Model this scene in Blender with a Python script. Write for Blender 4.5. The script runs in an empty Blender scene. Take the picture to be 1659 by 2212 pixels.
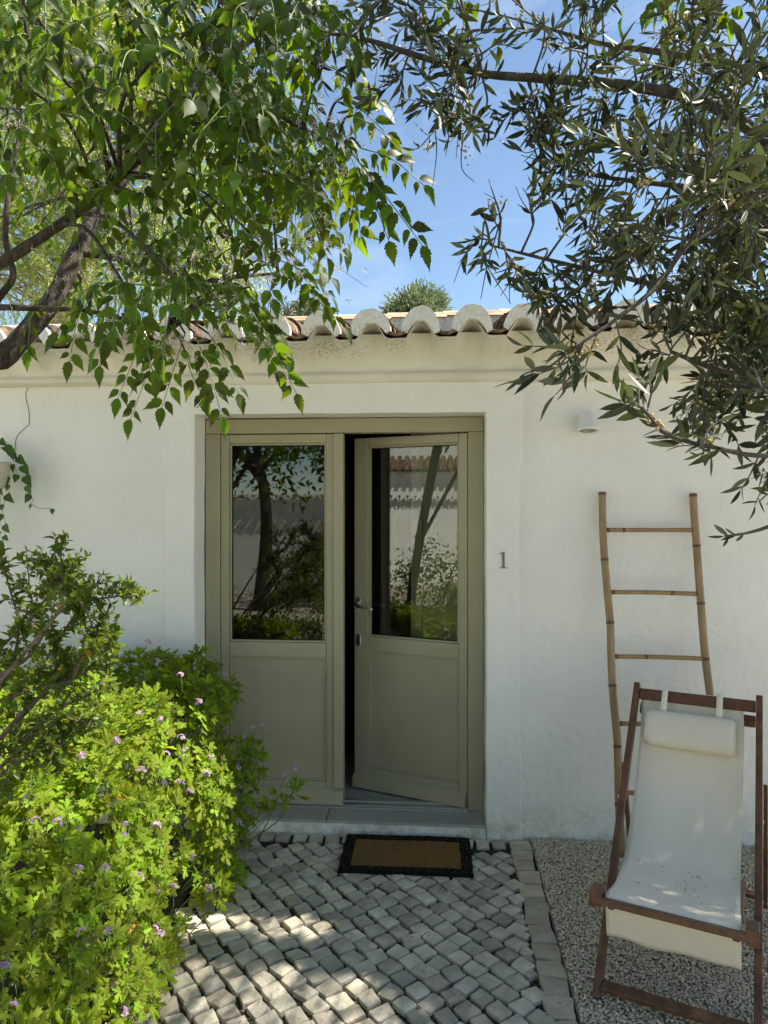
import bpy, bmesh, math, random
import numpy as np
from mathutils import Vector, Matrix, noise
S = bpy.context.scene
COL = S.collection
random.seed(11)
RNG = np.random.default_rng(5)
R_ = math.radians

# ------------------------------------------------------------------ camera, world, sun, exposure
TH = R_(4.6)
CAMP = Vector((0, -3.726, 1.70))
cam_d = bpy.data.cameras.new('camera')
cam = bpy.data.objects.new('camera', cam_d)
COL.objects.link(cam)
cam.location = CAMP
cam.rotation_euler = (R_(90), 0, TH)
cam_d.sensor_fit = 'VERTICAL'
cam_d.sensor_height = 36
cam_d.lens = 36 * 1534 / 2212
cam_d.clip_start = 0.05
cam_d.clip_end = 3000
S.camera = cam

SUN_DIR = Vector((0.60, 0.165, 0.86)).normalized()      # towards the sun
w = bpy.data.worlds.new('World')
S.world = w
w.use_nodes = True
nt = w.node_tree
for n in list(nt.nodes): nt.nodes.remove(n)
wo = nt.nodes.new('ShaderNodeOutputWorld')
bg = nt.nodes.new('ShaderNodeBackground')
sky = nt.nodes.new('ShaderNodeTexSky')
sky.sky_type = 'NISHITA'
sky.sun_disc = False
sky.sun_elevation = math.asin(SUN_DIR.z)
sky.sun_rotation = math.atan2(SUN_DIR.x, SUN_DIR.y)
sky.air_density = 1.0
sky.dust_density = 0.0
sky.altitude = 1500
sky.ozone_density = 3.0
bg.inputs[1].default_value = 0.088
tc = nt.nodes.new('ShaderNodeTexCoord')
mp = nt.nodes.new('ShaderNodeMapping')
mp.inputs['Scale'].default_value = (1.6, 1.6, 3.6)
mp.inputs['Rotation'].default_value = (0.2, 0.5, 0.3)
nz = nt.nodes.new('ShaderNodeTexNoise')
nz.inputs['Scale'].default_value = 2.3
nz.inputs['Detail'].default_value = 9
nz.inputs['Roughness'].default_value = 0.62
nz.inputs['Distortion'].default_value = 0.8
rp = nt.nodes.new('ShaderNodeValToRGB')
rp.color_ramp.elements[0].position = 0.50
rp.color_ramp.elements[1].position = 0.82
rp.color_ramp.elements[1].color = (.5, .5, .5, 1)
mx = nt.nodes.new('ShaderNodeMixRGB')
mx.inputs[2].default_value = (4.6, 5.0, 5.6, 1)
L = nt.links.new
L(tc.outputs['Generated'], mp.inputs[0]); L(mp.outputs[0], nz.inputs[0]); L(nz.outputs[0], rp.inputs[0])
L(rp.outputs[0], mx.inputs[0]); 
tint = nt.nodes.new('ShaderNodeMixRGB'); tint.blend_type = 'MULTIPLY'; tint.inputs[0].default_value = 1; tint.inputs[2].default_value = (1.06, 1.0, .87, 1)
L(sky.outputs[0], tint.inputs[1]); L(tint.outputs[0], mx.inputs[1]); L(mx.outputs[0], bg.inputs[0]); L(bg.outputs[0], wo.inputs[0])

sd = bpy.data.lights.new('sun', 'SUN')
sd.energy = 5.0
sd.angle = R_(0.53)
sd.color = (1.0, 0.93, 0.80)
so = bpy.data.objects.new('sun', sd)
COL.objects.link(so)
so.rotation_euler = SUN_DIR.to_track_quat('Z', 'Y').to_euler()
so.location = (4, 2, 8)

S.view_settings.view_transform = 'Standard'
S.view_settings.look = 'None'
S.view_settings.exposure = 1.48
S.view_settings.gamma = 1
S.view_settings.use_curve_mapping = False
S.render.engine = 'CYCLES'
S.cycles.max_bounces = 10
S.cycles.transparent_max_bounces = 12

# ------------------------------------------------------------------ places measured on the photograph (1659 x 2212 grid) -> world points
RV = Vector((math.cos(TH), math.sin(TH), 0)); AV = Vector((-math.sin(TH), math.cos(TH), 0)); UP = Vector((0, 0, 1))
def at(u, v, d):
    return CAMP + AV * d + RV * ((u - 829.5) / 1534 * d) + UP * ((1106 - v) / 1534 * d)
def atY(u, v, Y):
    d = at(u, v, 1) - CAMP
    return CAMP + d * ((Y - CAMP.y) / d.y)
def atZ(u, v, Z):
    d = at(u, v, 1) - CAMP
    return CAMP + d * ((Z - CAMP.z) / d.z)
def proj(p):
    q = Vector(p) - CAMP
    d = q.dot(AV)
    if d < .05: return None
    return (829.5 + 1534 * q.dot(RV) / d, 1106 - 1534 * q.z / d, d)
def lerp(a, b, t): return a + (b - a) * t
def rnd(a, b): return random.uniform(a, b)

# ------------------------------------------------------------------ materials
def new_mat(name):
    m = bpy.data.materials.new(name)
    m.use_nodes = True
    return m, m.node_tree, m.node_tree.nodes['Principled BSDF']
def setin(n, k, v):
    if k in n.inputs: n.inputs[k].default_value = v
def mat(name, col, rough=.7, col2=None, nscale=6, ndet=5, bump=0, bscale=40, metallic=0, coord='Object', spec=.4, ramp=(.35, .65), rand=0, island=0, stretch=None, bdet=6, fine=0):
    m, t, b = new_mat(name)
    setin(b, 'Roughness', rough); setin(b, 'Metallic', metallic); setin(b, 'Specular IOR Level', spec)
    tcn = t.nodes.new('ShaderNodeTexCoord')
    mpn = t.nodes.new('ShaderNodeMapping')
    if stretch: mpn.inputs['Scale'].default_value = stretch
    t.links.new(tcn.outputs[coord], mpn.inputs[0])
    out = None
    if col2:
        n = t.nodes.new('ShaderNodeTexNoise'); n.inputs['Scale'].default_value = nscale; n.inputs['Detail'].default_value = ndet
        n.inputs['Roughness'].default_value = .62
        r = t.nodes.new('ShaderNodeValToRGB'); r.color_ramp.elements[0].position = ramp[0]; r.color_ramp.elements[1].position = ramp[1]
        r.color_ramp.elements[0].color = (*col, 1); r.color_ramp.elements[1].color = (*col2, 1)
        t.links.new(mpn.outputs[0], n.inputs[0]); t.links.new(n.outputs[0], r.inputs[0])
        out = r.outputs[0]
    else:
        rgb = t.nodes.new('ShaderNodeRGB'); rgb.outputs[0].default_value = (*col, 1); out = rgb.outputs[0]
    if rand or island:
        hv = t.nodes.new('ShaderNodeHueSaturation')
        mr = t.nodes.new('ShaderNodeMapRange')
        mr.inputs['To Min'].default_value = 1 - max(rand, island); mr.inputs['To Max'].default_value = 1 + max(rand, island)
        if island:
            g = t.nodes.new('ShaderNodeNewGeometry'); oi = t.nodes.new('ShaderNodeObjectInfo')
            ad = t.nodes.new('ShaderNodeMath'); ad.operation = 'ADD'; fr = t.nodes.new('ShaderNodeMath'); fr.operation = 'FRACT'
            t.links.new(g.outputs['Random Per Island'], ad.inputs[0]); t.links.new(oi.outputs['Random'], ad.inputs[1])
            t.links.new(ad.outputs[0], fr.inputs[0]); t.links.new(fr.outputs[0], mr.inputs[0])
        else:
            oi = t.nodes.new('ShaderNodeObjectInfo'); t.links.new(oi.outputs['Random'], mr.inputs[0])
        t.links.new(mr.outputs[0], hv.inputs['Value']); t.links.new(out, hv.inputs['Color']); out = hv.outputs[0]
    t.links.new(out, b.inputs['Base Color'])
    if bump:
        n2 = t.nodes.new('ShaderNodeTexNoise'); n2.inputs['Scale'].default_value = bscale; n2.inputs['Detail'].default_value = bdet
        bp = t.nodes.new('ShaderNodeBump'); bp.inputs['Strength'].default_value = bump; bp.inputs['Distance'].default_value = .01
        t.links.new(mpn.outputs[0], n2.inputs[0]); t.links.new(n2.outputs[0], bp.inputs['Height'])
        last = bp
        if fine:
            n3 = t.nodes.new('ShaderNodeTexNoise'); n3.inputs['Scale'].default_value = bscale * 5; n3.inputs['Detail'].default_value = 3
            b2 = t.nodes.new('ShaderNodeBump'); b2.inputs['Strength'].default_value = fine; b2.inputs['Distance'].default_value = .003
            t.links.new(mpn.outputs[0], n3.inputs[0]); t.links.new(n3.outputs[0], b2.inputs['Height']); t.links.new(bp.outputs[0], b2.inputs['Normal'])
            last = b2
        t.links.new(last.outputs[0], b.inputs['Normal'])
    return m

def leaf_mat(name, col, trans, rough=.38, tw=.45, var=.25, under=None):
    m, t, b = new_mat(name)
    setin(b, 'Roughness', rough); setin(b, 'Specular IOR Level', .22)
    g = t.nodes.new('ShaderNodeNewGeometry'); oi = t.nodes.new('ShaderNodeObjectInfo')
    ad = t.nodes.new('ShaderNodeMath'); ad.operation = 'ADD'; fr = t.nodes.new('ShaderNodeMath'); fr.operation = 'FRACT'
    t.links.new(g.outputs['Random Per Island'], ad.inputs[0]); t.links.new(oi.outputs['Random'], ad.inputs[1]); t.links.new(ad.outputs[0], fr.inputs[0])
    mr = t.nodes.new('ShaderNodeMapRange'); mr.inputs['To Min'].default_value = 1 - var; mr.inputs['To Max'].default_value = 1 + var
    t.links.new(fr.outputs[0], mr.inputs[0])
    mh = t.nodes.new('ShaderNodeMapRange'); mh.inputs['To Min'].default_value = .475; mh.inputs['To Max'].default_value = .518
    t.links.new(fr.outputs[0], mh.inputs[0])
    def varied(sock):
        h = t.nodes.new('ShaderNodeHueSaturation'); t.links.new(mr.outputs[0], h.inputs['Value']); t.links.new(mh.outputs[0], h.inputs['Hue'])
        t.links.new(sock, h.inputs['Color']); return h.outputs[0]
    c1 = t.nodes.new('ShaderNodeRGB'); c1.outputs[0].default_value = (*col, 1)
    src = c1.outputs[0]
    if under:
        c2 = t.nodes.new('ShaderNodeRGB'); c2.outputs[0].default_value = (*under, 1)
        mxx = t.nodes.new('ShaderNodeMixRGB'); t.links.new(g.outputs['Backfacing'], mxx.inputs[0])
        t.links.new(c1.outputs[0], mxx.inputs[1]); t.links.new(c2.outputs[0], mxx.inputs[2]); src = mxx.outputs[0]
    t.links.new(varied(src), b.inputs['Base Color'])
    tr = t.nodes.new('ShaderNodeBsdfTranslucent')
    c3 = t.nodes.new('ShaderNodeRGB'); c3.outputs[0].default_value = (*trans, 1)
    t.links.new(varied(c3.outputs[0]), tr.inputs[0])
    ms = t.nodes.new('ShaderNodeMixShader'); ms.inputs[0].default_value = tw
    o = t.nodes['Material Output']
    t.links.new(b.outputs[0], ms.inputs[1]); t.links.new(tr.outputs[0], ms.inputs[2]); t.links.new(ms.outputs[0], o.inputs[0])
    return m

M = {}
M['plaster'] = mat('white_plaster', (.77, .775, .73), .9, (.825, .825, .785), 2.2, 6, .75, 24, spec=.2, fine=.35)
M['cornice'] = mat('bounce_tinted_cornice_plaster', (.65, .635, .545), .9, (.755, .74, .66), 3, 6, .5, 20, spec=.2, fine=.3)  # creamier than the wall: warm bounced light put into the plaster colour
M['mortar_white'] = mat('whitewashed_mortar', (.76, .76, .71), .9, (.88, .88, .85), 18, 8, .8, 60, spec=.2)
M['sage'] = mat('sage_green_paint', (.325, .305, .20), .45, (.385, .36, .245), 2.2, 8, .10, 90, ramp=(.3, .7), spec=.4)
M['alu'] = mat('brushed_aluminium', (.45, .45, .44), .38, metallic=.8)
M['steel'] = mat('satin_steel', (.78, .76, .70), .32, metallic=1)
M['dark'] = mat('black_rubber', (.015, .015, .015), .7)
M['slab'] = mat('grey_sill_stone', (.30, .285, .25), .7, (.36, .345, .31), 5, 6, .15, 50)
M['interior'] = mat('dim_interior_plaster', (.10, .095, .085), .9)  # dark base colour stands in for the unlit room
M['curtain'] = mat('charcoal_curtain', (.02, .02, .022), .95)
M['terracotta'] = mat('weathered_terracotta', (.42, .19, .09), .88, (.055, .042, .032), 11, 9, .8, 45, ramp=(.36, .60), rand=.2)
_t = M['plaster'].node_tree; _b = _t.nodes['Principled BSDF']; _src = _b.inputs['Base Color'].links[0].from_socket
_tc = _t.nodes.new('ShaderNodeTexCoord'); _sx = _t.nodes.new('ShaderNodeSeparateXYZ'); _mr = _t.nodes.new('ShaderNodeMapRange'); _nz = _t.nodes.new('ShaderNodeTexNoise'); _mm = _t.nodes.new('ShaderNodeMath'); _mx = _t.nodes.new('ShaderNodeMixRGB')
_nz.inputs['Scale'].default_value = 9; _nz.inputs['Detail'].default_value = 8; _nz.inputs['Roughness'].default_value = .7
_mr.inputs['From Min'].default_value = .0; _mr.inputs['From Max'].default_value = .20; _mr.inputs['To Min'].default_value = .95; _mr.inputs['To Max'].default_value = 0   # rain splash dirt at the foot
_mm.operation = 'MULTIPLY'; _mx.inputs[2].default_value = (.42, .40, .31, 1)
_r2 = _t.nodes.new('ShaderNodeValToRGB'); _r2.color_ramp.elements[0].position = .42; _r2.color_ramp.elements[1].position = .62
for _a, _c in ((_tc.outputs['Object'], _sx.inputs[0]), (_sx.outputs[2], _mr.inputs[0]), (_tc.outputs['Object'], _nz.inputs[0]), (_nz.outputs[0], _r2.inputs[0]), (_mr.outputs[0], _mm.inputs[0]), (_r2.outputs[0], _mm.inputs[1]), (_mm.outputs[0], _mx.inputs[0]), (_src, _mx.inputs[1]), (_mx.outputs[0], _b.inputs['Base Color'])): _t.links.new(_a, _c)
def smudge(m, z0, z1, col, sc=14, lo=.56):
    t = m.node_tree; b = t.nodes['Principled BSDF']; src = b.inputs['Base Color'].links[0].from_socket
    N = t.nodes.new; tc_ = N('ShaderNodeTexCoord'); sx = N('ShaderNodeSeparateXYZ'); nz_ = N('ShaderNodeTexNoise'); big = N('ShaderNodeTexNoise'); r1 = N('ShaderNodeValToRGB'); r2 = N('ShaderNodeValToRGB'); mr = N('ShaderNodeMapRange'); m1 = N('ShaderNodeMath'); m2 = N('ShaderNodeMath'); mx_ = N('ShaderNodeMixRGB')
    nz_.inputs['Scale'].default_value = sc * 5; nz_.inputs['Detail'].default_value = 8; nz_.inputs['Roughness'].default_value = .75; big.inputs['Scale'].default_value = 2.6
    r1.color_ramp.elements[0].position = .50; r1.color_ramp.elements[1].position = .66; r2.color_ramp.elements[0].position = lo - .08; r2.color_ramp.elements[1].position = lo + .06
    mr.inputs['From Min'].default_value = z0; mr.inputs['From Max'].default_value = z1; m1.operation = m2.operation = 'MULTIPLY'; mx_.inputs[2].default_value = (*col, 1)
    for a_, c_ in ((tc_.outputs['Object'], sx.inputs[0]), (tc_.outputs['Object'], nz_.inputs[0]), (tc_.outputs['Object'], big.inputs[0]), (nz_.outputs[0], r1.inputs[0]), (big.outputs[0], r2.inputs[0]), (sx.outputs[2], mr.inputs[0]), (r1.outputs[0], m1.inputs[0]), (r2.outputs[0], m1.inputs[1]), (m1.outputs[0], m2.inputs[0]), (mr.outputs[0], m2.inputs[1]), (m2.outputs[0], mx_.inputs[0]), (src, mx_.inputs[1]), (mx_.outputs[0], b.inputs['Base Color'])): t.links.new(a_, c_)
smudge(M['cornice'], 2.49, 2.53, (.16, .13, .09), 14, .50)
smudge(M['mortar_white'], -1, -.5, (.30, .28, .22), 10, .48)
M['channel'] = mat('stained_channel_terracotta', (.30, .20, .12), .9, (.05, .038, .026), 14, 8, .8, 40, ramp=(.36, .66), rand=.2)
for n_ in M['terracotta'].node_tree.nodes:
    if n_.bl_idname == 'ShaderNodeValToRGB':
        n_.color_ramp.elements[0].color = (.62, .54, .40, 1); n_.color_ramp.elements[0].position = .30
        e_ = n_.color_ramp.elements.new(.43); e_.color = (.27, .17, .10, 1)
        n_.color_ramp.elements[2].position = .56
M['ridge'] = mat('orange_ridge_clay', (.44, .20, .10), .85, (.50, .37, .27), 9, 7, .5, 40, rand=.15)
M['moss'] = mat('black_lichen', (.012, .010, .008), 1, (.06, .045, .02), 50, 5, .8, 90)
M['stone'] = mat('limestone_sett', (.385, .345, .27), .8, (.56, .51, .415), 9, 8, .55, 35, rand=.30, coord='Object', fine=.4)
M['stone_stuff'] = mat('limestone_sett_mass', (.385, .345, .27), .8, (.56, .51, .415), 9, 8, .55, 35, island=.22, fine=.4)
M['edge'] = mat('tan_kerb_sett', (.36, .315, .225), .82, (.48, .43, .32), 10, 8, .55, 35, rand=.18, fine=.4)
M['joint'] = mat('dark_joint_grit', (.022, .018, .012), 1, (.11, .095, .07), 120, 5, 1, 150, ramp=(.46, .72))
M['ground'] = mat('bare_gravelly_earth', (.27, .235, .175), 1, (.46, .41, .33), 60, 8, 1, 90)
M['soil'] = mat('dark_planting_soil', (.03, .022, .015), 1, (.08, .06, .04), 50, 7, 1, 80)
M['grit_base'] = mat('beige_grit_bed', (.28, .235, .17), 1, (.45, .39, .30), 140, 6, 1, 160)
M['jgrit'] = mat('dark_joint_crumbs', (.05, .04, .03), 1, (.16, .135, .10), 60, 3, 0, island=.3, rand=.1)
M['grit'] = mat('beige_limestone_grit', (.55, .46, .335), .9, (.72, .63, .49), 60, 3, 0, island=.22, rand=.22)
M['bark'] = mat('melia_bark', (.022, .017, .013), .95, (.085, .066, .050), 16, 8, 1, 38, stretch=(3, 3, .8))
M['bark_olive'] = mat('olive_bark', (.04, .036, .027), .95, (.09, .08, .06), 14, 8, .8, 40, stretch=(3, 3, .8))
M['bark_pale'] = mat('pale_bark', (.30, .25, .20), .95, (.16, .13, .10), 12, 8, .8, 30)
M['greenstem'] = mat('green_stem', (.12, .18, .05), .6)
M['twig'] = mat('olive_twig', (.075, .07, .05), .8)
M['brownstem'] = mat('shrub_stem', (.09, .065, .048), .9, (.20, .16, .12), 30, 5, .5, 60)
M['melia'] = leaf_mat('melia_leaf', (.019, .040, .005), (.34, .52, .006), .5, .30, .5)
M['olive'] = leaf_mat('olive_leaf', (.028, .036, .016), (.10, .13, .02), .5, .14, .45, under=(.085, .10, .06))
M['geranium'] = leaf_mat('geranium_leaf', (.17, .245, .018), (.64, .76, .015), .65, .42, .34)
M['shrub'] = leaf_mat('shrub_leaf', (.06, .10, .018), (.32, .42, .02), .38, .32, .35)
M['yellowleaf'] = leaf_mat('yellow_leaf', (.55, .30, .03), (.6, .4, .05), .5, .35, .15)
M['vine'] = leaf_mat('vine_leaf', (.04, .085, .025), (.15, .3, .04), .45, .3, .3)
M['pepper'] = leaf_mat('pepper_tree_leaf', (.20, .29, .06), (.66, .78, .12), .55, .45, .35)
M['farolive'] = leaf_mat('far_olive_leaf', (.14, .18, .10), (.2, .26, .1), .6, .25, .3)
M['petal'] = leaf_mat('pink_petal', (.62, .42, .62), (.62, .42, .62), .6, .4, .2)
M['blossom'] = leaf_mat('pale_lilac_blossom', (.62, .54, .50), (.6, .52, .5), .6, .35, .2)
M['berry'] = mat('olive_blossom', (.42, .33, .14), .8)
M['bamboo'] = mat('bamboo_cane', (.34, .23, .115), .45, (.20, .13, .065), 14, 7, .2, 60, stretch=(2, 2, .35), ramp=(.38, .72))
M['bamboo_node'] = mat('bamboo_node', (.13, .075, .04), .7)
M['teak'] = mat('oiled_hardwood', (.17, .080, .040), .45, (.085, .040, .021), 9, 7, .15, 60, stretch=(3, .5, 3))
M['canvas'] = mat('cream_canvas', (.81, .74, .60), .92, (.85, .78, .64), 5, 4, .2, 260, spec=.15)
M['pillow'] = mat('cream_pillow_fabric', (.70, .65, .53), .92, (.74, .69, .57), 5, 4, .2, 260, spec=.15)
M['coir'] = mat('brown_coir', (.17, .085, .028), 1, (.34, .19, .075), 130, 5, 1, 300, spec=.1)
M['matblack'] = mat('black_coir', (.008, .008, .008), 1, (.022, .02, .018), 150, 4, 1, 300, spec=.1)
M['lampwhite'] = mat('white_lamp_enamel', (.72, .73, .73), .35)
M['lampglass'] = mat('ribbed_lamp_glass', (.10, .09, .085), .25, (.26, .25, .23), 40, 3, .3, 80)
M['numgrey'] = mat('grey_numeral_paint', (.17, .19, .16), .6)
M['crack'] = mat('hairline_crack_shadow', (.10, .095, .075), 1)
M['debris'] = mat('dry_plant_litter', (.03, .025, .015), 1, (.10, .07, .04), 90)
M['pot'] = mat('white_glazed_pot', (.62, .60, .54), .6, (.5, .47, .40), 12, 5)
def glass_mat():
    m, t, b = new_mat('door_glass')
    t.nodes.remove(b)
    tr = t.nodes.new('ShaderNodeBsdfTransparent'); tr.inputs[0].default_value = (.80, .84, .80, 1)
    gl = t.nodes.new('ShaderNodeBsdfGlossy'); gl.inputs['Roughness'].default_value = 0.0
    fr = t.nodes.new('ShaderNodeFresnel'); fr.inputs[0].default_value = 1.75
    ms = t.nodes.new('ShaderNodeMixShader')
    t.links.new(fr.outputs[0], ms.inputs[0]); t.links.new(tr.outputs[0], ms.inputs[1]); t.links.new(gl.outputs[0], ms.inputs[2])
    t.links.new(ms.outputs[0], t.nodes['Material Output'].inputs[0])
    return m
M['glass'] = glass_mat()

# ------------------------------------------------------------------ mesh helpers
class MB:
    def __init__(s): s.v = []; s.f = []
    def add(s, vs, fs):
        o = len(s.v); s.v += [tuple(x) for x in vs]; s.f += [tuple(i + o for i in f) for f in fs]
    def box(s, x0, x1, y0, y1, z0, z1):
        s.add([(x0, y0, z0), (x1, y0, z0), (x1, y1, z0), (x0, y1, z0), (x0, y0, z1), (x1, y0, z1), (x1, y1, z1), (x0, y1, z1)],
              [(3, 2, 1, 0), (4, 5, 6, 7), (0, 1, 5, 4), (1, 2, 6, 5), (2, 3, 7, 6), (3, 0, 4, 7)])
        return s
    def bar(s, a, b, wx, wy, side=None):
        a = Vector(a); b = Vector(b); d = (b - a).normalized()
        side = Vector(side) if side else (Vector((0, 0, 1)) if abs(d.z) < .9 else Vector((1, 0, 0)))
        n = d.cross(side).normalized(); m = n.cross(d).normalized()
        vs = []
        for p in (a, b):
            for i, j in ((-1, -1), (1, -1), (1, 1), (-1, 1)): vs.append(p + n * (i * wx / 2) + m * (j * wy / 2))
        s.add(vs, [(3, 2, 1, 0), (4, 5, 6, 7), (0, 1, 5, 4), (1, 2, 6, 5), (2, 3, 7, 6), (3, 0, 4, 7)])
        return s
    def tube(s, pts, rad, seg=8, cap=True):
        pts = [Vector(p) for p in pts]; n = len(pts)
        if not hasattr(rad, '__len__'): rad = [rad] * n
        t0 = (pts[1] - pts[0]).normalized()
        ref = Vector((0, 0, 1)) if abs(t0.z) < .8 else Vector((1, 0, 0))
        x = t0.cross(ref).normalized(); o = len(s.v)
        for i in range(n):
            t = (pts[min(i + 1, n - 1)] - pts[max(i - 1, 0)]).normalized()
            x = (x - t * x.dot(t)).normalized(); y = t.cross(x)
            for k in range(seg):
                a = 2 * math.pi * k / seg
                s.v.append(tuple(pts[i] + (x * math.cos(a) + y * math.sin(a)) * rad[i]))
        for i in range(n - 1):
            for k in range(seg):
                k2 = (k + 1) % seg
                s.f.append((o + i * seg + k, o + i * seg + k2, o + (i + 1) * seg + k2, o + (i + 1) * seg + k))
        if cap:
            s.f.append(tuple(o + k for k in reversed(range(seg)))); s.f.append(tuple(o + (n - 1) * seg + k for k in range(seg)))
        return s
    def build(s, name, m, parent=None, smooth=False, bevel=0, seg=2, props=None):
        me = bpy.data.meshes.new(name); me.from_pydata(s.v, [], s.f); me.update()
        if m: me.materials.append(m)
        o = bpy.data.objects.new(name, me); COL.objects.link(o)
        if parent: o.parent = parent
        if smooth: me.polygons.foreach_set('use_smooth', [True] * len(me.polygons))
        if bevel:
            b = o.modifiers.new('b', 'BEVEL'); b.width = bevel; b.segments = seg; b.limit_method = 'ANGLE'; b.angle_limit = R_(35)
        if props:
            for k, v in props.items(): o[k] = v
        return o
def thing(name, label, cat, loc=(0, 0, 0), rz=0, group=None):
    o = bpy.data.objects.new(name, None); COL.objects.link(o); o.location = loc; o.rotation_euler = (0, 0, rz)
    o.empty_display_size = .1
    o['label'] = label; o['category'] = cat
    if group: o['group'] = group
    return o
def tag(o, label, cat, group=None):
    o['label'] = label; o['category'] = cat
    if group: o['group'] = group
    return o
def struct(o): o['kind'] = 'structure'; return o
def curve(pts, n=8):
    """Catmull-Rom through the points"""
    pts = [Vector(p) for p in pts]
    P = [pts[0] * 2 - pts[1]] + pts + [pts[-1] * 2 - pts[-2]]
    out = []
    for i in range(1, len(P) - 2):
        for k in range(n):
            t = k / n; a, b, c, d = P[i - 1], P[i], P[i + 1], P[i + 2]
            out.append(.5 * ((2 * b) + (c - a) * t + (2 * a - 5 * b + 4 * c - d) * t * t + (3 * b - a - 3 * c + d) * t ** 3))
    out.append(pts[-1])
    return out
def lin(r0, r1, n): return [lerp(r0, r1, i / (n - 1)) for i in range(n)]
def rot_prism(poly, y0, y1, jit=0, step=.07):
    """polygon in x,z extruded along y, edges subdivided and slightly uneven"""
    pts = []
    n = len(poly)
    for i in range(n):
        a = poly[i]; b = poly[(i + 1) % n]; ln = math.dist(a, b); k = max(1, int(ln / step)) if jit else 1
        for j in range(k):
            t = j / k; x = lerp(a[0], b[0], t); z = lerp(a[1], b[1], t)
            if jit and z > .01:
                x += jit * noise.noise(Vector((x * 5, z * 5, 1))) * 2; z += jit * noise.noise(Vector((x * 5, z * 5, 9))) * 2
            pts.append((x, z))
    m = MB(); k = len(pts)
    m.v = [(x, y0, z) for x, z in pts] + [(x, y1, z) for x, z in pts]
    m.f = [tuple(range(k)), tuple(reversed(range(k, 2 * k)))] + [(i, i + k, (i + 1) % k + k, (i + 1) % k) for i in range(k)]
    return m

# ------------------------------------------------------------------ GROUND
gm = MB(); gm.box(-300, 300, -300, 300, -.4, -.03)
struct(gm.build('ground', M['ground']))
pb = MB(); pb.box(-1.128, .462, -4.6, -.012, -.028, -.016)
path = struct(pb.build('cobbled_path', M['joint']))
sb_ = MB(); sb_.box(-3.3, -1.13, -4.6, .02, -.0275, -.004); struct(sb_.build('planting_bed', M['soil']))
gp = MB(); gp.box(.462, 3.4, -3.6, .024, -.028, -.008)
gbed = struct(gp.build('gravel_bed', M['grit_base']))

# ------------------------------------------------------------------ HOUSE
house = thing('white_house', 'low white plastered cottage with clay tiled eaves and sage green double door', 'house')
X0, X1 = -3.7, 2.75
wallp = [(X0, -.03), (X0, 2.56), (X1, 2.56), (X1, -.03), (.245, -.03), (.245, 2.235), (-1.335, 2.235), (-1.335, -.03)]
wl = rot_prism(wallp, .034, .30).build('front_wall', M['plaster'], house)
sur = [(-1.484, -.03), (-1.484, 1.90), (-1.508, 1.955), (-1.51, 2.384), (-1.30, 2.400), (-.007, 2.402), (-.009, 2.382), (.423, 2.380), (.424, 1.956), (.404, 1.95), (.404, 1.3), (.420, .0), (.420, -.03),
       (.233, -.03), (.233, 2.22), (-1.323, 2.225), (-1.323, -.03)]
rot_prism(sur, 0, .172, .0022).build('door_surround', M['plaster'], house, bevel=.007, seg=3)
for nm, b in (('side_wall', (X0, X0 + .25, .302, 2.9, -.03, 2.9)), ('side_wall', (X1 - .25, X1, .302, 2.9, -.03, 2.9)), ('back_wall', (X0, X1, 2.903, 3.1, -.03, 2.7))):
    MB().box(*b).build(nm, M['plaster'], house)
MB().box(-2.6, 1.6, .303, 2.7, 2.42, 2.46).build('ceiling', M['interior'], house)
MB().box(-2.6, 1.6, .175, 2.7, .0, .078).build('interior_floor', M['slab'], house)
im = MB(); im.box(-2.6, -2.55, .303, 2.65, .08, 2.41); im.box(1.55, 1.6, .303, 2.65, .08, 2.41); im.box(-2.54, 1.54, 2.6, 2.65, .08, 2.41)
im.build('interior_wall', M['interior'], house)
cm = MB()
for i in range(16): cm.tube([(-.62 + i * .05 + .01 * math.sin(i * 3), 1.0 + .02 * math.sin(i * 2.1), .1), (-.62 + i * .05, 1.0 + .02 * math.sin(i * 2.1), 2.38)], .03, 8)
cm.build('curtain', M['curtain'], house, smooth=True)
# cornice with wavy upper edge that follows the tiles
PITCH = .2465
XK0 = .149
def crest(x): return math.cos((x - XK0) / PITCH * 2 * math.pi)     # 1 at the crest
def eave_z(x): return .012 * (x + .3)
cm = MB(); xs = np.arange(X0 - .02, X1 + .03, .0205); rows = []
for x in xs:
    c = crest(x); rise = max(0, c + .25) / 1.25
    zt = 2.548 + eave_z(x) + .084 * rise ** .8
    wob = .004 * noise.noise(Vector((x * 3, 0, 0))); w2 = .003 * noise.noise(Vector((x * 5, 3, 0)))
    lo = .012 if x < -1.45 else 0
    pr = [(.033, 2.378 + lo), (-.012 + w2, 2.380 + lo), (-.026 + w2, 2.388 + lo), (-.034 + wob, 2.402), (-.035 + wob, 2.417), (-.028 + wob, 2.429), (-.017, 2.434 + w2)]
    for k in range(1, 9):
        t = k / 8 * math.pi / 2
        pr.append((-.017 - .213 * (1 - math.cos(t)) ** .92, 2.436 + (zt - 2.436) * math.sin(t) ** 1.1 + w2))
    pr += [(-.245, zt + .004), (-.225, zt + .012), (.10, zt + .03)]
    rows.append(pr)
n = len(rows[0]); cm.v = [(xs[i], p[0], p[1]) for i in range(len(xs)) for p in rows[i]]
cm.f = [(i * n + k, i * n + k + 1, (i + 1) * n + k + 1, (i + 1) * n + k) for i in range(len(xs) - 1) for k in range(n - 1)]
cm.build('cornice', M['cornice'], house, smooth=True)
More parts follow.
